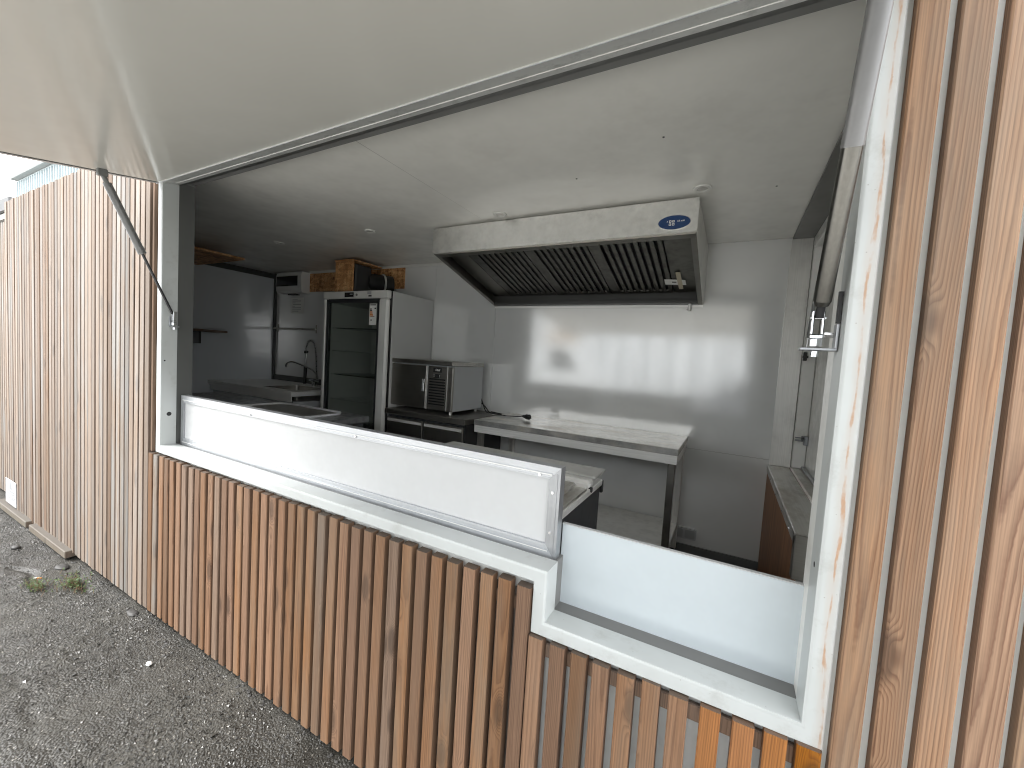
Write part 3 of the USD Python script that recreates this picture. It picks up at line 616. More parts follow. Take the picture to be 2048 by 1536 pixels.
part('back_panel', box(HX0 + .005, HX1 - .005, YB - .0038, YB - .0024, hbb + .0115, ht - .005), plain('hood_inside', (.05, .05, .046), .45), hood)
# filter bank: a back sheet and rows of separate baffles
def slab(xa, xb, ya, yb_, o0, o1):
    return yz(Polygon([(ya, hz(ya, o0)), (yb_, hz(yb_, o0)), (yb_, hz(yb_, o1)), (ya, hz(ya, o1))]), xa, xb)
part('filter_backing', slab(HX0 + .006, HX1 - .006, HY + .03, YB - .01, .105, .11), plain('backing_black', (.012, .012, .011), .6), hood)  # even near-black sheet behind the baffle slots
FX0, FX1 = HX0 + .20, HX1 - .05
BAF = plain('baffle_steel', (.165, .16, .145), .34, metal=.8, var=.08)
part('blank_plate', slab(HX0 + .035, FX0 - .004, HY + .095, YB - .08, .062, .068), STDARK, hood)
part('blank_plate', slab(FX1 - .14, FX1 + .012, HY + .095, YB - .08, .062, .068), BAF, hood)
part('filter_frame', [slab(HX0 + .035, HX1 - .035, HY + .061, HY + .094, .056, .068)], STDARK, hood)
fw = (FX1 - .145 - FX0) / 3
for k in range(3):
    fx = FX0 + k * fw
    f = part('baffle_filter', [slab(fx + .002, fx + .075, HY + .095, YB - .08, .060, .068), slab(fx + .0755, fx + fw - .004, HY + .095, HY + .125, .060, .068), slab(fx + .0755, fx + fw - .004, YB - .115, YB - .08, .060, .068)], BAF, hood)
    nb = 8; pw = (fw - .082) / nb
    for j in range(nb):
        xa = fx + .0775 + j * pw
        part('baffle', slab(xa + pw * .42, xa + pw, HY + .1255, YB - .1155, .058, .066), BAF, f)
        part('baffle', slab(xa + pw * .05, xa + pw * .40, HY + .1255, YB - .1155, .084, .09), BAF, f) if j % 2 == 5 else None
# badge
bx, bz = -.330, 2.300
el_ = affinity.translate(affinity.scale(Point(0, 0).buffer(1, quad_segs=24), .080, .036), bx, bz)
bd = part('badge', xz(el_, HY - .002, HY - .0003), BLUE, hood, label='blue oval badge with white symbols and figures')
part('badge_rim', xz(affinity.translate(affinity.scale(Point(0, 0).buffer(1, quad_segs=24), .0835, .0395), bx, bz).difference(el_.buffer(.0002)), HY - .003, HY - .0002), CHROME, bd)
for i in range(2):
    for j in range(2):
        cx_, cz_ = bx - .020 + i * .016, bz - .006 + j * .016 - .004
        sq = rrect(cx_ - .006, cx_ + .006, cz_ - .006, cz_ + .006, .0015)
        part('symbol', xz(sq.difference(Point(cx_, cz_).buffer(.0032) if (i + j) % 2 else rrect(cx_ - .003, cx_ + .002, cz_ - .002, cz_ + .003, .0008)), HY - .0027, HY - .0021), PAPER, bd)
part('lettering', text_xz('44 mm', .0085, bx + .014, HY - .0021, bz + .002), PAPER, bd)
part('lettering', text_xz('x', .010, bx - .038, HY - .0021, bz + .003), PAPER, bd)
# tag taped to a filter and the drain tap
def onslope(pts, o, th):
    P = [np.array([x, y, hz(y, o + s)]) for x, y in pts for s in (0, th)]
    return trimesh.convex.convex_hull(np.array(P))
tg = part('filter_tag', onslope([(-.452, 1.955), (-.318, 1.975), (-.318, 2.045), (-.452, 2.03)], .053, .0015), PAPER, hood, label='white tag held on by crossed tape')
part('tape', onslope([(-.372, 1.86), (-.342, 1.86), (-.340, 2.10), (-.368, 2.10)], .0512, .0012), TAPE, tg)
part('print', onslope([(-.405, 1.990), (-.378, 1.994), (-.378, 2.006), (-.405, 2.003)], .0522, .0007), INK, tg)
part('drain_tap', [cyl((-.300, YB - .035, hbb + .004), (-.300, YB - .035, hbb - .045), .011, 14), cyl((-.300, YB - .035, hbb - .03), (-.325, YB - .035, hbb - .03), .006, 10)], ST, hood, smooth=40)

# ------------------------------------------------------------------ ceiling spotlights
for x, lab in ((-.20, 'white recessed spotlight in the ceiling nearest the right wall, before the blue badge'), (-1.368, 'white recessed spotlight in the ceiling over the left half of the hood front'),
               (-2.517, 'white recessed spotlight in the ceiling above the glass-door fridge'), (-3.654, 'faint recessed spotlight farthest left, above the grey distribution box')):
    t = thing('ceiling_spotlight', lab, 'spotlight', (x, 1.262, ZC), group='spotlights in a row along the ceiling')
    rg = trimesh.creation.annulus(.027, .043, .006); rg.apply_translation([x, 1.262, ZC - .0032])
    part('ring', rg, PAPER, t, smooth=30)
    part('lens', cyl((x, 1.262, ZC - .003), (x, 1.262, ZC - .0005), .027, 20), plain('frosted_lens', (.55, .54, .5), .3) if 'lens' not in used else L('frosted_lens'), t, smooth=30); used['lens'] = 1

# ------------------------------------------------------------------ glass-door fridge
fx0, fx1, fy, fz0, fz1 = -3.515, -2.676, 1.626, ZF + .05, 2.057
fr = thing('glass_door_fridge', 'tall white upright fridge with a dark glass door and wire shelves', 'fridge', (-3.09, 1.95, ZF))
part('cabinet', [box(fx0, fx0 + .04, fy + .06, YB - .01, fz0, fz1 - .003), box(fx0 + .041, fx1 - .041, YB - .05, YB - .01, fz0, fz1 - .003), box(fx0 + .041, fx1 - .041, fy + .06, YB - .051, fz0, fz0 + .05), box(fx0 + .041, fx1 - .041, fy + .06, YB - .051, fz1 - .10, fz1 - .003)], FRIDGEIN, fr)
part('side_panel', box(fx1 - .04, fx1 + .004, fy + .062, YB - .008, fz0, fz1 - .001, .003), FRIDGESIDE, fr)
part('side_groove', box(fx1 - .02, fx1 + .001, fy + .050, fy + .0615, fz0, fz1 - .004), BLACK, fr)
hdr = part('header', box(fx0, fx1, fy, fy + .05, 1.988, fz1, .006), FRIDGEW, fr, smooth=30)
part('display', box(-3.22, -3.10, fy - .0025, fy - .0002, 2.003, 2.045), SMOKED, hdr)
part('display_digits', box(-3.15, -3.112, fy - .003, fy - .0027, 2.022, 2.032), INKG, hdr)
part('lock', cyl((-3.06, fy - .004, 2.022), (-3.06, fy, 2.022), .011, 16), STDARK, hdr)
part('sticker', box(-2.925, -2.875, fy - .0015, fy - .0003, 2.025, 2.05), INKG, hdr)
part('sticker', box(-2.91, -2.87, fy - .0015, fy - .0003, 2.002, 2.018), INK, hdr)
door = part('door_frame', [box(fx0, fx0 + .032, fy, fy + .045, fz0, 1.987, .006), box(fx1 - .108, fx1, fy, fy + .049, fz0, 1.987, .016), box(fx0 + .0325, fx1 - .1085, fy, fy + .045, fz0, fz0 + .09)], FRIDGEW, fr, smooth=30)
part('door_gasket', [box(fx0 + .0325, fx0 + .065, fy + .012, fy + .04, fz0 + .09, 1.985), box(fx0 + .066, fx1 - .1085, fy + .006, fy + .04, 1.955, 1.987), box(fx1 - .128, fx1 - .1085, fy + .012, fy + .04, fz0 + .09, 1.954)], DARKGREY, door)
part('pane', box(fx0 + .066, fx1 - .129, fy + .016, fy + .020, fz0 + .09, 1.954), GLASS, door)
lb = part('energy_label', box(-2.905, -2.818, fy + .0135, fy + .015, 1.752, 1.942), PAPER, door, label='white energy label with orange arrow bars')
for k in range(6):
    part('bar', box(-2.897, -2.876 + .004 * k, fy + .0127, fy + .0133, 1.895 - k * .0125 - .006, 1.905 - k * .0125 - .006), INK if k < 2 else ORANGE, lb)
part('print', [box(-2.897, -2.826, fy + .0127, fy + .0133, 1.926, 1.936), box(-2.842, -2.824, fy + .0127, fy + .0133, 1.893, 1.905), box(-2.888, -2.84, fy + .0127, fy + .0133, 1.825, 1.83), box(-2.888, -2.87, fy + .0127, fy + .0133, 1.79, 1.80)], INK, lb)
for k, zz in enumerate((.55, .80, 1.03, 1.27, 1.50, 1.72)):
    bars = [cyl((fx0 + .05, y, zz), (fx1 - .05, y, zz), .004 if y < 1.71 else .0022, 6) for y in np.linspace(1.70, 2.17, 11)]
    bars += [cyl((x, 1.70, zz + .003), (x, 2.17, zz + .003), .003, 6) for x in (-3.42, -3.08, -2.76)]
    part('wire_shelf', bars, CHROME if k % 2 else ALUW, fr)
part('foot', [cyl((x, y, ZF), (x, y, fz0), .02, 12) for x in (fx0 + .06, fx1 - .06) for y in (fy + .1, YB - .1)], BLACK, fr)

# ------------------------------------------------------------------ strand-board strip, duct box, distribution box, notice
osbw = thing('strand_board_strip', 'orange-brown strand board strip on the back wall above the fridge', 'board', (-3.9, YB, 2.2))
part('board', box(-4.645, -3.62, YB - .012, YB - .0005, 2.19, ZC - .027), OSB, osbw)
part('board', box(-3.618, -3.075, YB - .012, YB - .0005, 2.19, ZC - .027), OSB, osbw)
db = thing('duct_box', 'open strand board box holding a black fan duct on top of the fridge', 'duct box', (-3.4, 1.95, fz1))
part('front_board', box(-3.512, -3.262, 1.742, 1.757, fz1 + .002, 2.372, .002), OSB, db)
part('top_board', box(-3.517, -3.252, 1.735, 2.1, 2.3725, 2.384, .002), OSB, db)
part('side_board', box(-3.512, -3.498, 1.7575, 2.22, fz1 + .002, 2.372), OSB, db)
part('fan_housing', [box(-3.49, -3.29, 1.80, 2.0, fz1 + .01, 2.36, .01)], BLACK, db)
part('duct', cyl((-3.36, 2.0, 2.215), (-3.25, 2.236, 2.225), .095, 28), BLACK, db, smooth=40)
cr = trimesh.creation.torus(.098, .010, 36, 10); cr.apply_transform(trimesh.transformations.rotation_matrix(math.pi / 2, [1, 0, 0])); cr.apply_transform(trimesh.transformations.rotation_matrix(-.42, [0, 0, 1])); cr.apply_translation([-3.29, 2.15, 2.222])
part('duct_collar', cr, FRIDGEW, db, smooth=True)
eb = thing('distribution_box', 'light grey electrical distribution box with black flap in the back left corner', 'distribution box', (-4.86, YB, 2.17))
prof = Polygon([(YB - .002, 2.165), (YB - .11, 2.165), (YB - .125, 2.20), (YB - .13, 2.37), (YB - .115, 2.415), (YB - .002, 2.415)])
part('housing', yz(prof, -5.09, -4.60), BOXW, eb)
part('flap', box(-5.075, -4.66, YB - .136, YB - .1305, 2.245, 2.365, .003), SMOKED, eb)
part('cable_gland', box(-4.95, -4.80, YB - .06, YB - .004, 2.150, 2.164), BLACK, eb)
nt = thing('wall_notice', 'small printed notice on the white wall under the distribution box', 'notice', (-4.86, YB, 1.93))
part('sheet', box(-4.97, -4.72, YB - .0022, YB - .0005, 1.93, 2.125), PAPER, nt)
for k, (w, x_) in enumerate(((.10, -4.94), (.17, -4.94), (.06, -4.94), (.16, -4.93), (.05, -4.94), (.17, -4.94), (.17, -4.94), (.12, -4.94))):
    part('print', box(x_, x_ + w, YB - .0029, YB - .0024, 2.10 - k * .021, 2.105 - k * .021 + .003 * (k % 2)), INKG, nt)
wr = thing('wall_rail', 'grey steel utensil rail across the white wall above the sink', 'rail', (-4.85, YB, 1.735))
part('rail', box(-5.262, -4.43, YB - .045, YB - .037, 1.722, 1.745, .002), STDARK, wr)
for x in (-5.22, -4.46):
    part('bracket', [box(x - .012, x + .012, YB - .006, YB - .0005, 1.69, 1.79, .002), box(x - .01, x + .01, YB - .036, YB - .0065, 1.728, 1.742)], STDARK, wr)
# shelves at the left end
for zz, y0_, y1_, lab, dz, sec in ((2.345, .3, 1.36, 'dark plywood shelf close under the ceiling at the left end', .02, True), (1.615, .3, 1.50, 'narrow plywood shelf halfway up the left end wall', .022, False)):
    s_ = thing('wall_shelf', lab, 'shelf', (XL + .2, .8, zz))
    w_ = .92 if sec else .36
    part('board', box(XL + .001, XL + w_, y0_, y1_, zz, zz + dz, .002), OSB if sec else W_BATTEN, s_)
    part('bracket', [yz(Polygon([(0, 0), (0, -.13), (.02, -.13), (.02, 0)]), XL + .001, XL + .28).apply_translation([0, y1_ - .24, zz - .0005]), yz(Polygon([(0, 0), (0, -.13), (.02, -.13), (.02, 0)]), XL + .001, XL + .28).apply_translation([0, y0_ + .1, zz - .0005])], DARKGREY, s_)

# ------------------------------------------------------------------ sink unit
sk = thing('sink_unit', 'stainless steel sink counter in the back left corner', 'sink', (-4.5, 1.9, ZF))
zt = 1.068
bas = rrect(-4.45, -3.86, 1.60, 2.02, .04)
part('worktop', xy(Polygon([(XL + .002, 1.482), (-3.755, 1.482), (-3.755, YB - .016), (XL + .002, YB - .016)]).difference(bas), zt - .006, zt), ST, sk)
part('worktop_edge', [box(XL + .002, -3.756, 1.480, 1.486, zt - .045, zt - .0065), box(-3.7575, -3.752, 1.4865, YB - .016, zt - .045, zt - .0065)], ST, sk)
part('apron', [box(XL + .02, -3.775, 1.50, 1.506, zt - .105, zt - .0455)], ST, sk)
bm = rr_ring((-4.45, -3.86, 1.60, 2.02), .04, [(0, 0), (-.004, -.16), (-.035, -.2)])
V = bm.vertices.copy(); bm.vertices = np.stack([V[:, 0], V[:, 2], zt - .003 + V[:, 1]], 1)
part('basin', [bm, xy(bas.buffer(-.035), zt - .21, zt - .203)], STDARK, sk, smooth=40)
part('protective_film', [box(-4.46, -3.757, 1.4775, 1.4795, zt - .044, zt - .003), box(-4.44, -3.776, 1.4965, 1.4985, zt - .104, zt - .047)], plain('white_strip', (.85, .84, .80), .4), sk, label='white strip on the right part of the front edge')  # thin white strips over part of the steel edge and apron
part('cabinet', box(XL + .02, -3.785, 1.53, YB - .02, ZF + .02, zt - .106), MIDGREY, sk)
part('upstand', box(XL + .032, -3.755, YB - .0155, YB - .001, zt, zt + .07, .002), DARKMET, sk)
tp = thing('spray_tap', 'chrome catering tap with spring spray hose on the sink counter', 'tap', (-4.30, 2.12, zt))
part('base', [cyl((-4.30, 2.12, zt), (-4.30, 2.12, zt + .05), .022, 18), cyl((-4.38, 2.12, zt + .06), (-4.2, 2.12, zt + .06), .011, 14)], CHROME, tp, smooth=40)
part('spray_handle', [cyl((-4.385, 2.06, zt + .02), (-4.375, 2.06, zt + .22), .016, 16, .02)], BLACK, tp, smooth=40)
part('riser', cyl((-4.375, 2.06, zt + .2), (-4.37, 2.06, zt + .40), .008, 12), CHROME, tp, smooth=40)
part('clamp', cyl((-4.37, 2.06, zt + .375), (-4.37, 2.06, zt + .405), .024, 16), BLACK, tp, smooth=40)
arc = [(-4.37, 2.06, zt + .40), (-4.36, 2.06, zt + .48), (-4.31, 2.06, zt + .525), (-4.25, 2.06, zt + .51), (-4.21, 2.06, zt + .44), (-4.20, 2.07, zt + .30), (-4.20, 2.09, zt + .07)]
core = spline(arc, 60); part('hose', tube(core, .0065, 8), BLACK, tp, smooth=True)
c2 = spline(arc, 560); T = np.gradient(c2, axis=0); T /= np.linalg.norm(T, axis=1)[:, None]; nrm = np.cross(T, [0, 1.0, 0]); nrm /= np.linalg.norm(nrm, axis=1)[:, None]; bn = np.cross(T, nrm)
ph = np.linspace(0, 2 * np.pi * 46, 560)[:, None]
part('spring', tube(c2 + .0125 * (np.cos(ph) * nrm + np.sin(ph) * bn), .0026, 5), CHROME, tp, smooth=True)
part('spout', tube(spline([(-4.235, 2.12, zt + .05), (-4.23, 2.11, zt + .12), (-4.27, 2.08, zt + .18), (-4.40, 2.0, zt + .245), (-4.49, 1.95, zt + .265), (-4.53, 1.93, zt + .24), (-4.535, 1.93, zt + .20)], 50), .010, 12), CHROME, tp, smooth=True)

# ------------------------------------------------------------------ drawer counter, blast chiller, its cable
dc = thing('drawer_counter', 'dark stainless refrigerated drawer counter under the blast chiller', 'counter', (-2.25, 1.95, ZF))
dx0, dx1, dyf, dz = -2.66, -1.805, 1.635, 1.025
part('worktop', box(dx0, dx1, dyf, YB - .003, dz - .045, dz, .003), STDARK, dc)
part('body', box(dx0 + .01, dx1 - .01, dyf + .035, YB - .01, ZF + .1, dz - .046), DARKGREY, dc)
for k, (xa, xb) in enumerate(((dx0 + .02, -2.24), (-2.225, dx1 - .02))):
    for zz0, zz1 in ((.70, .955), (.42, .69)):
        dr = part('drawer', box(xa, xb, dyf + .012, dyf + .0345, zz0, zz1, .004), STDARK, dc)
        part('handle', box(xa + .01, xb - .01, dyf + .004, dyf + .0118, zz1 - .035, zz1 - .012, .002), ST, dr)
part('side_panel', box(dx1 - .0095, dx1 - .004, dyf + .03, YB - .01, ZF + .1, dz - .047), BLACK, dc)
part('foot', [cyl((x, y, ZF), (x, y, ZF + .1), .02, 10) for x in (dx0 + .08, dx1 - .08) for y in (dyf + .1, YB - .1)], BLACK, dc)
bc = thing('blast_chiller', 'dark stainless countertop blast chiller with one door and louvred side panel', 'blast chiller', (-2.37, 1.95, dz))
bx0, bx1, by, bz0, bz1 = -2.728, -2.005, 1.715, dz + .028, 1.470
part('body', box(bx0 + .004, bx1 - .004, by + .03, YB - .06, bz0, bz1 - .036, .002), MIDGREY, bc)
part('top_cover', box(bx0, bx1, by - .004, YB - .055, bz1 - .035, bz1, .004), STDARK, bc)
dd = part('door', box(bx0, -2.278, by, by + .029, bz0 + .002, bz1 - .046, .005), STDARK, bc)
part('handle', [box(-2.322, -2.296, by - .004, by - .0005, 1.20, 1.31, .005)], CHROME, dd)
part('handle_recess', box(-2.317, -2.301, by - .0048, by - .0042, 1.208, 1.302), MIDGREY, dd)
lv = part('louvre_panel', box(-2.262, bx1 + .0005, by + .002, by + .0295, bz0 + .002, bz1 - .046, .003), STDARK, bc)
part('door_edge', [box(-2.277, -2.2635, by + .001, by + .02, bz0 + .004, bz1 - .046)], ST, bc)
part('corner_edge', [box(bx1 - .052, bx1 - .047, by - .0015, by + .0018, bz0 + .004, bz1 - .04)], ST, bc)
for k in range(10):
    zz = bz0 + .035 + k * .0235
    part('louvre', xz(Polygon([(-2.242, zz), (-2.075, zz), (-2.075, zz + .009), (-2.242, zz + .009)]), by - .0045, by + .0018), STDARK, lv)
    part('louvre_gap', box(-2.242, -2.075, by + .0002, by + .0018, zz + .0095, zz + .0215), BLACK, lv)
part('name_plate', box(-2.205, -2.115, by - .001, by + .0018, bz1 - .096, bz1 - .058, .001), BLACK, bc)
part('lettering', text_xz('Chef', .0165, -2.183, by - .0011, bz1 - .084), PAPER, bc)
part('controller', box(-2.20, -2.125, by - .0012, by + .0018, bz1 - .141, bz1 - .110, .001), BLACK, bc)
part('button', [box(xq, xq + .008, by - .0019, by - .0013, zq, zq + .006) for xq in (-2.197, -2.138) for zq in (bz1 - .134, bz1 - .122)], PAPER, bc)
part('foot', [cyl((x, y, dz), (x, y, bz0), .012, 10) for x in (bx0 + .04, bx1 - .04) for y in (by + .05, YB - .10)], ST, bc)
cb = thing('power_cable', 'black power cable with plug lying on the steel worktops', 'cable', (-1.7, 2.0, 1.04))
part('cord', tube(spline([(-2.03, 2.20, 1.16), (-2.0, 2.215, 1.08), (-1.95, 2.18, 1.034), (-1.86, 2.10, 1.036), (-1.78, 2.02, 1.047), (-1.65, 1.985, 1.048), (-1.53, 1.985, 1.055), (-1.45, 1.955, 1.07)], 60), .0045, 8), BLACK, cb, smooth=True)
part('cord', tube(spline([(-2.02, 2.21, 1.10), (-1.96, 2.215, 1.05), (-1.90, 2.16, 1.034), (-1.83, 2.10, 1.036), (-1.80, 2.05, 1.047), (-1.71, 2.05, 1.047), (-1.74, 2.02, 1.056), (-1.80, 2.07, 1.05)], 50), .0045, 8), BLACK, cb, smooth=True)
part('plug', [cyl((-1.455, 1.957, 1.068), (-1.415, 1.94, 1.070), .011, 14, .019), cyl((-1.415, 1.94, 1.070), (-1.385, 1.927, 1.071), .021, 16), cyl((-1.386, 1.921, 1.077), (-1.366, 1.912, 1.077), .0025, 8), cyl((-1.386, 1.933, 1.065), (-1.366, 1.925, 1.065), .0025, 8)], BLACK, cb, smooth=40)

# ------------------------------------------------------------------ stainless table
tb = thing('steel_table', 'long stainless steel work table with stained top along the back wall', 'table', (-.98, 1.95, ZF))
tx0, tx1, tyf, tz = -1.725, -.238, 1.646, 1.040
part('tabletop', box(tx0, tx1, tyf, YB - .002, tz - .042, tz, .0025), STTOP, tb)
part('apron', [box(tx0 + .02, tx1 - .075, tyf + .006, tyf + .010, tz - .098, tz - .0425), box(tx1 - .0085, tx1 - .0045, tyf + .006, YB - .02, tz - .098, tz - .0425)], ST, tb)
part('corner_plate', [box(tx1 - .074, tx1 - .0045, tyf + .0045, tyf + .010, tz - .098, tz - .0425), box(tx0 + .004, tx0 + .0195, tyf + .0045, tyf + .010, tz - .098, tz - .0425)], ST, tb)
for x in (tx0 + .03, tx1 - .055):
    for y in (tyf + .012, YB - .065):
        lg = part('leg', box(x, x + .042, y, y + .042, ZF + .04, tz - .0985, .003), STV if y > 1.8 else STDARK, tb)
        part('foot', cyl((x + .021, y + .021, ZF), (x + .021, y + .021, ZF + .04), .017, 12), BLACK, lg)
part('under_shelf', box(tx0 + .028, tx1 - .015, tyf + .014, YB - .03, .372, .400, .003), plain('pale_steel_shelf', (.62, .62, .59), .34, metal=.3, var=.03), tb)

# ------------------------------------------------------------------ preparation counter and dark worktop by the window
pc = thing('saladette_counter', 'dark grey chilled preparation counter with steel lid behind the white panel', 'counter', (-.92, .6, ZF))
px0, px1, py0, py1, pz = -1.37, -.487, .25, .90, 1.032
part('body', box(px0 + .01, px1 - .008, py0 + .01, py1 - .03, ZF + .09, pz - .075, .004), DARKGREY, pc)
part('top_board', box(px0, px1 + .006, py1 - .165, py1, pz - .014, pz, .003), plain('worn_top_edge', (.50, .50, .475), .36, metal=.3, dirt=(.33, .32, .29), damt=.5, dscale=14), pc)
part('frame', [box(px0, px1, py0, py1 - .02, pz - .074, pz - .045, .003), box(px0, px1, py1 - .225, py1 - .166, pz - .044, pz - .008, .01)], ST, pc)
part('lid', [box(px0 + .004, px1 - .055, py0 + .02, py1 - .24, pz - .044, pz - .020, .006), box(px0 + .004, px1 - .006, py0 + .02, py1 - .245, pz - .0445, pz - .034)], STSILL, pc)
part('hinge', [cyl((px1 - .03, py1 - .20, pz - .05), (px1 + .004, py1 - .20, pz - .05), .012, 12)], BLACK, pc)
part('handle', box(px1 - .012, px1 + .003, py1 - .026, py1 - .006, pz - .11, pz - .05, .004), BLACK, pc)
part('caster', [cyl((x, y - .02, ZF + .045), (x, y + .02, ZF + .045), .045, 16) for x in (px0 + .1, px1 - .1) for y in (py0 + .1, py1 - .12)], BLACK, pc)
wk = thing('front_worktop', 'low dark steel worktop inside the left end of the serving opening', 'counter', (-2.9, .6, ZF))
part('worktop', box(-3.95, -2.14, .24, .98, 1.035, 1.075, .004), plain('dark_steel_top', (.16, .165, .17), .3, metal=.6, var=.08, vscale=6), wk)
part('body', box(-3.93, -2.16, .26, .95, ZF + .05, 1.0345), DARKGREY, wk)
tray = rrect(-3.0, -2.30, .50, .93, .09)
tm = rr_ring((-3.0, -2.30, .50, .93), .09, [(0, 0), (0, .012), (-.012, .012), (-.02, .002)]); V = tm.vertices.copy(); tm.vertices = np.stack([V[:, 0], V[:, 2], 1.0755 + V[:, 1]], 1)
part('inset_rim', tm, ALUW, wk, smooth=40)
part('inset_pan', xy(tray.buffer(-.018), 1.0755, 1.0775), STDARK, wk)

so = thing('wall_socket', 'grey double socket low on the back wall beside the table leg', 'socket', (-.2, YB, .31))
part('plate', xz(rrect(-.287, -.122, .283, .365, .012), YB - .022, YB - .0005), MIDGREY, so)
for x in (-.245, -.165):
    part('outlet', xz(rrect(x - .033, x + .033, .293, .355, .01), YB - .027, YB - .0222), plain('socket_grey', (.36, .37, .375), .45), so) if x < -.2 else part('outlet', xz(rrect(x - .033, x + .033, .293, .355, .01), YB - .027, YB - .0222), L('socket_grey'), so)

# ------------------------------------------------------------------ things at the foot of the kiosk
sg = thing('info_plate', 'small white printed plate low on the far left slats', 'sign', (-5.17, -.004, .05))
part('plate', box(-5.315, -5.035, -.008, -.003, .055, .262, .0015), PANELWHITE, sg)
part('emblem', xz(Polygon([(-5.20, .185), (-5.15, .185), (-5.155, .205), (-5.168, .225), (-5.175, .245), (-5.182, .225), (-5.195, .205)]), -.0088, -.0082), INKG, sg)
part('print', [box(-5.26, -5.09, -.0088, -.0082, .165, .172), box(-5.28, -5.075, -.0088, -.0082, .148, .152), box(-5.29, -5.18, -.0088, -.0082, .12, .124), box(-5.29, -5.20, -.0088, -.0082, .108, .112), box(-5.15, -5.06, -.0088, -.0082, .12, .124), box(-5.15, -5.08, -.0088, -.0082, .108, .112)], INKG, sg)
for i, (xa, xb, lab) in enumerate(((-5.45, -4.66, 'weathered timber skid under the slats below the white plate'), (-4.58, -3.83, 'weathered timber skid under the slats ending near the weeds'))):
    solo('timber_skid', box(xa - (xa + xb) / 2, (xb - xa) / 2, -.03, .06, -.034, .014, .004), W_SKID, lab, 'timber', group='timber skids under the kiosk', at=((xa + xb) / 2, -.006, .030))
def rock(r, seed):
    m = icosphere(2, 1.0); v = m.vertices; k = .65 + .7 * meshkit.fbm(v * 1.6 + seed * 7.1, 3, seed)
    m.vertices = v * k[:, None] * np.array(r); return m
for i, (x, y, r, lab) in enumerate(((-3.72, -.075, (.05, .03, .012), 'dark broken asphalt lump in front of the second timber skid'), (-4.28, -.16, (.03, .022, .014), 'small black stone on the ground below the timber skids'),
                                    (-2.80, -.035, (.045, .022, .008), 'dark flat rubble piece against the slats right of the weeds'))):
    solo('rubble', rock(r, i + 1).apply_translation([x, y, float(hgt(np.array(x), np.array(y))) + r[2] * .4]), STONE, lab, 'rubble', smooth=True)
solo('white_pebble', rock((.014, .011, .008), 9).apply_translation([-2.274, -.155, .0]), PAPER, 'single bright white pebble on the dark asphalt', 'pebble', smooth=True)
cg = thing('cigarette_butt', 'orange and white cigarette butt lying on the ground above the left weed', 'cigarette butt', (-3.66, -.20, .0))
zc_ = float(hgt(np.array(-3.66), np.array(-.20))) + .004
part('paper', cyl((-3.675, -.21, zc_), (-3.658, -.198, zc_), .004, 10), PAPER, cg); part('filter', cyl((-3.658, -.198, zc_), (-3.638, -.184, zc_), .0042, 10), ORANGE, cg)
def weed(cx, cy, n, spread, seed, label):
    r = np.random.default_rng(seed)
    t = thing('weed', label, 'weed', (cx, cy, 0)); ls, st = [], []
    for _ in range(n):
        a = r.uniform(0, 6.28); d = spread * abs(r.normal(0, .55)); bx_, by_ = cx + d * math.cos(a), cy + .45 * d * math.sin(a)
        h0 = float(hgt(np.array(bx_), np.array(by_)))
        top = np.array([bx_ + r.normal(0, .012), by_ + r.normal(0, .012), h0 + r.uniform(.01, .05)])
        st.append(cyl((bx_, by_, h0 - .004), top, .0012, 5, .0008))
        for k in range(3):
            b_ = r.uniform(0, 6.28); Ln, Wd = r.uniform(.008, .018), r.uniform(.003, .006)
            u = np.array([math.cos(b_), math.sin(b_), r.uniform(-.2, .7)]); u /= np.linalg.norm(u); s = np.cross(u, [0, 0, 1.0]); s /= np.linalg.norm(s)
            o = top - np.array([0, 0, r.uniform(0, .02)])
            ls.append(trimesh.Trimesh([o, o + u * Ln * .5 + s * Wd, o + u * Ln, o + u * Ln * .5 - s * Wd + np.array([0, 0, .001])], [[0, 1, 2], [0, 2, 3]], process=False))
    part('leaves', ls, LEAF, t); part('stalk', st, DRY, t)
weed(-3.545, -.225, 90, .11, 3, 'low green weed in a crack, the left one farther from the slats')
weed(-3.40, -.105, 130, .15, 5, 'straggly weed in a crack close to the slats')
def debris():
    r = np.random.default_rng(12); ms = []
    for _ in range(260):
        x, y = r.uniform(-5.2, -.9), -abs(r.normal(0, .07)) + .01
        s = r.uniform(.003, .010); m = icosphere(0, 1.0); m.vertices = m.vertices * r.uniform(.4, 1.2, m.vertices.shape) * s * np.array([1.2, 1, .5]); m.apply_translation([x, y, float(hgt(np.array(x), np.array(y))) + .001]); ms.append(m)
    return ms
solo('soil_crumbs', debris(), STONE, 'dark soil crumbs along the foot of the slats', 'soil', kind='stuff')

# ------------------------------------------------------------------ beyond the kiosk
nb = thing('neighbour_hut', 'lower silvered slatted hut beyond the far left end of the kiosk', 'hut', (-6.2, .2, 0))
part('wall', box(-7.6, -5.37, .10, 2.2, .03, 2.40), CLADDARK, nb)
part('fascia', box(-7.62, -5.36, .055, .097, 2.455, 2.50), PALETRIM, nb)
part('roof', box(-7.7, -5.35, .03, 2.3, 2.505, 2.60), ROOFGREY, nb)
for i in range(36):
    w, d_ = .042, .03; m = box(-w / 2, w / 2, 0, d_, 0, 2.41 + rng.normal(0, .002), .003)
    part('slat', m, W_PALE, nb, at=(-7.56 + i * .0608, .065, .03))
fb = thing('far_shed', 'pale blue ribbed metal building rising behind the slatted wall', 'building', (-14, 5, 0))
SHED = plain('pale_blue_cladding', (.42, .475, .49), .6)
part('wall', box(-19.8, -6.5, 3.0, 9.0, 0, 6.05), SHED, fb)
part('eave_trim', box(-19.95, -6.4, 2.85, 9.1, 6.06, 6.30, .02), plain('shed_trim', (.42, .44, .44), .5), fb)
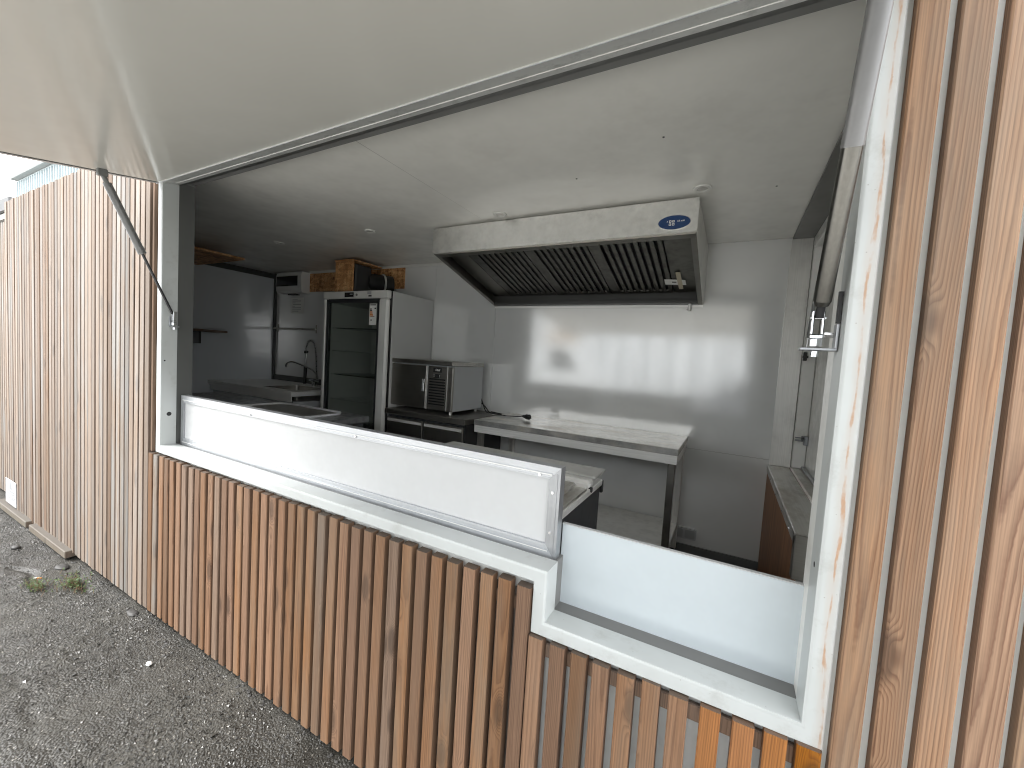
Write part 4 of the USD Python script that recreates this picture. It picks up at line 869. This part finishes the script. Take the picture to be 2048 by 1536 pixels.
for i in range(66):
    x = -19.75 + i * .2
    part('rib', box(x, x + .05, 2.965, 2.999, .02, 5.99), SHED, fb)
# the yard across from the kiosk, seen only as reflections in its glossy walls
wh = thing('yard_building', 'pale ribbed building across the yard, seen mirrored in the back wall', 'building', (-1, -9, 0))
part('wall', box(-13, 9, -15, -9.0, .6, 3.4), PALEMETAL, wh)
part('plinth', box(-13, 9, -15, -8.97, 0, .599), STONE, wh)
part('roof_edge', box(-13.2, 9.2, -15, -8.8, 3.401, 3.6, .02), PALETRIM, wh)
part('cladding_rib', [box(-12.9 + i * .8, -12.9 + i * .8 + .55, -8.999, -8.93, .62, 3.39) for i in range(27)], plain('bright_cladding', (.84, .85, .85), .5), wh, kind='stuff')
part('door', box(-6.3, -5.1, -8.92, -8.88, .02, 2.7), plain('dull_door', (.55, .42, .30), .6), wh)

def car(name, label, x, y, prof, glass_polys, wheels, depth, mat, flip):
    """A parked vehicle seen from its side: body of a given outline with rounded sills, side windows and wheels."""
    t = thing(name, label, 'van' if 'van' in name else 'car', (x, y, 0))
    f = -1 if flip else 1
    P = Polygon([(x + f * a, b) for a, b in prof]).buffer(.06, quad_segs=4).buffer(-.06, quad_segs=4)
    for wx, r in wheels: P = P.difference(Point(x + f * wx, r).buffer(r + .05, quad_segs=8))
    part('body', xz(P, y - depth, y), mat, t)
    for gp in glass_polys:
        part('window', xz(Polygon([(x + f * a, b) for a, b in gp]), y + .001, y + .006), SMOKED, t)
    for wx, r in wheels:
        for yy in (y - depth + .02, y - .2):
            w = part('wheel', cyl((x + f * wx, yy, r), (x + f * wx, yy + .19, r), r, 24), BLACK, t, smooth=40)
            part('rim', cyl((x + f * wx, yy + .185, r), (x + f * wx, yy + .195, r), r * .62, 16), ALUW, w, smooth=40)
    part('headlight', box(min(x + f * prof[1][0] - .0, x + f * prof[1][0] - f * .28), max(x + f * prof[1][0], x + f * prof[1][0] - f * .28), y + .0005, y + .008, .68, .82), PAPER, t)
VANW = plain('van_white', (.72, .73, .73), .25, coat=.5); CARD = plain('car_dark_grey', (.07, .075, .085), .25, coat=.8)
car('parked_van', 'white van parked across the yard, seen only mirrored in the wall', -5.6, -6.4, [(-2.5, .35), (2.5, .35), (2.5, 1.0), (1.75, 1.25), (1.15, 2.15), (-2.5, 2.2)], [[(.55, 1.3), (1.5, 1.3), (1.05, 1.95), (.55, 1.95)]], [(-1.5, .34), (1.6, .34)], 1.9, VANW, False)
car('parked_car', 'dark grey car parked across the yard, seen only mirrored in the wall', .9, -6.2, [(-2.1, .35), (2.1, .35), (2.1, .8), (1.2, .95), (.55, 1.42), (-1.0, 1.45), (-1.9, .95), (-2.1, .9)], [[(-.95, .98), (.95, .98), (.5, 1.35), (-.9, 1.37)]], [(-1.3, .32), (1.35, .32)], 1.75, CARD, True)
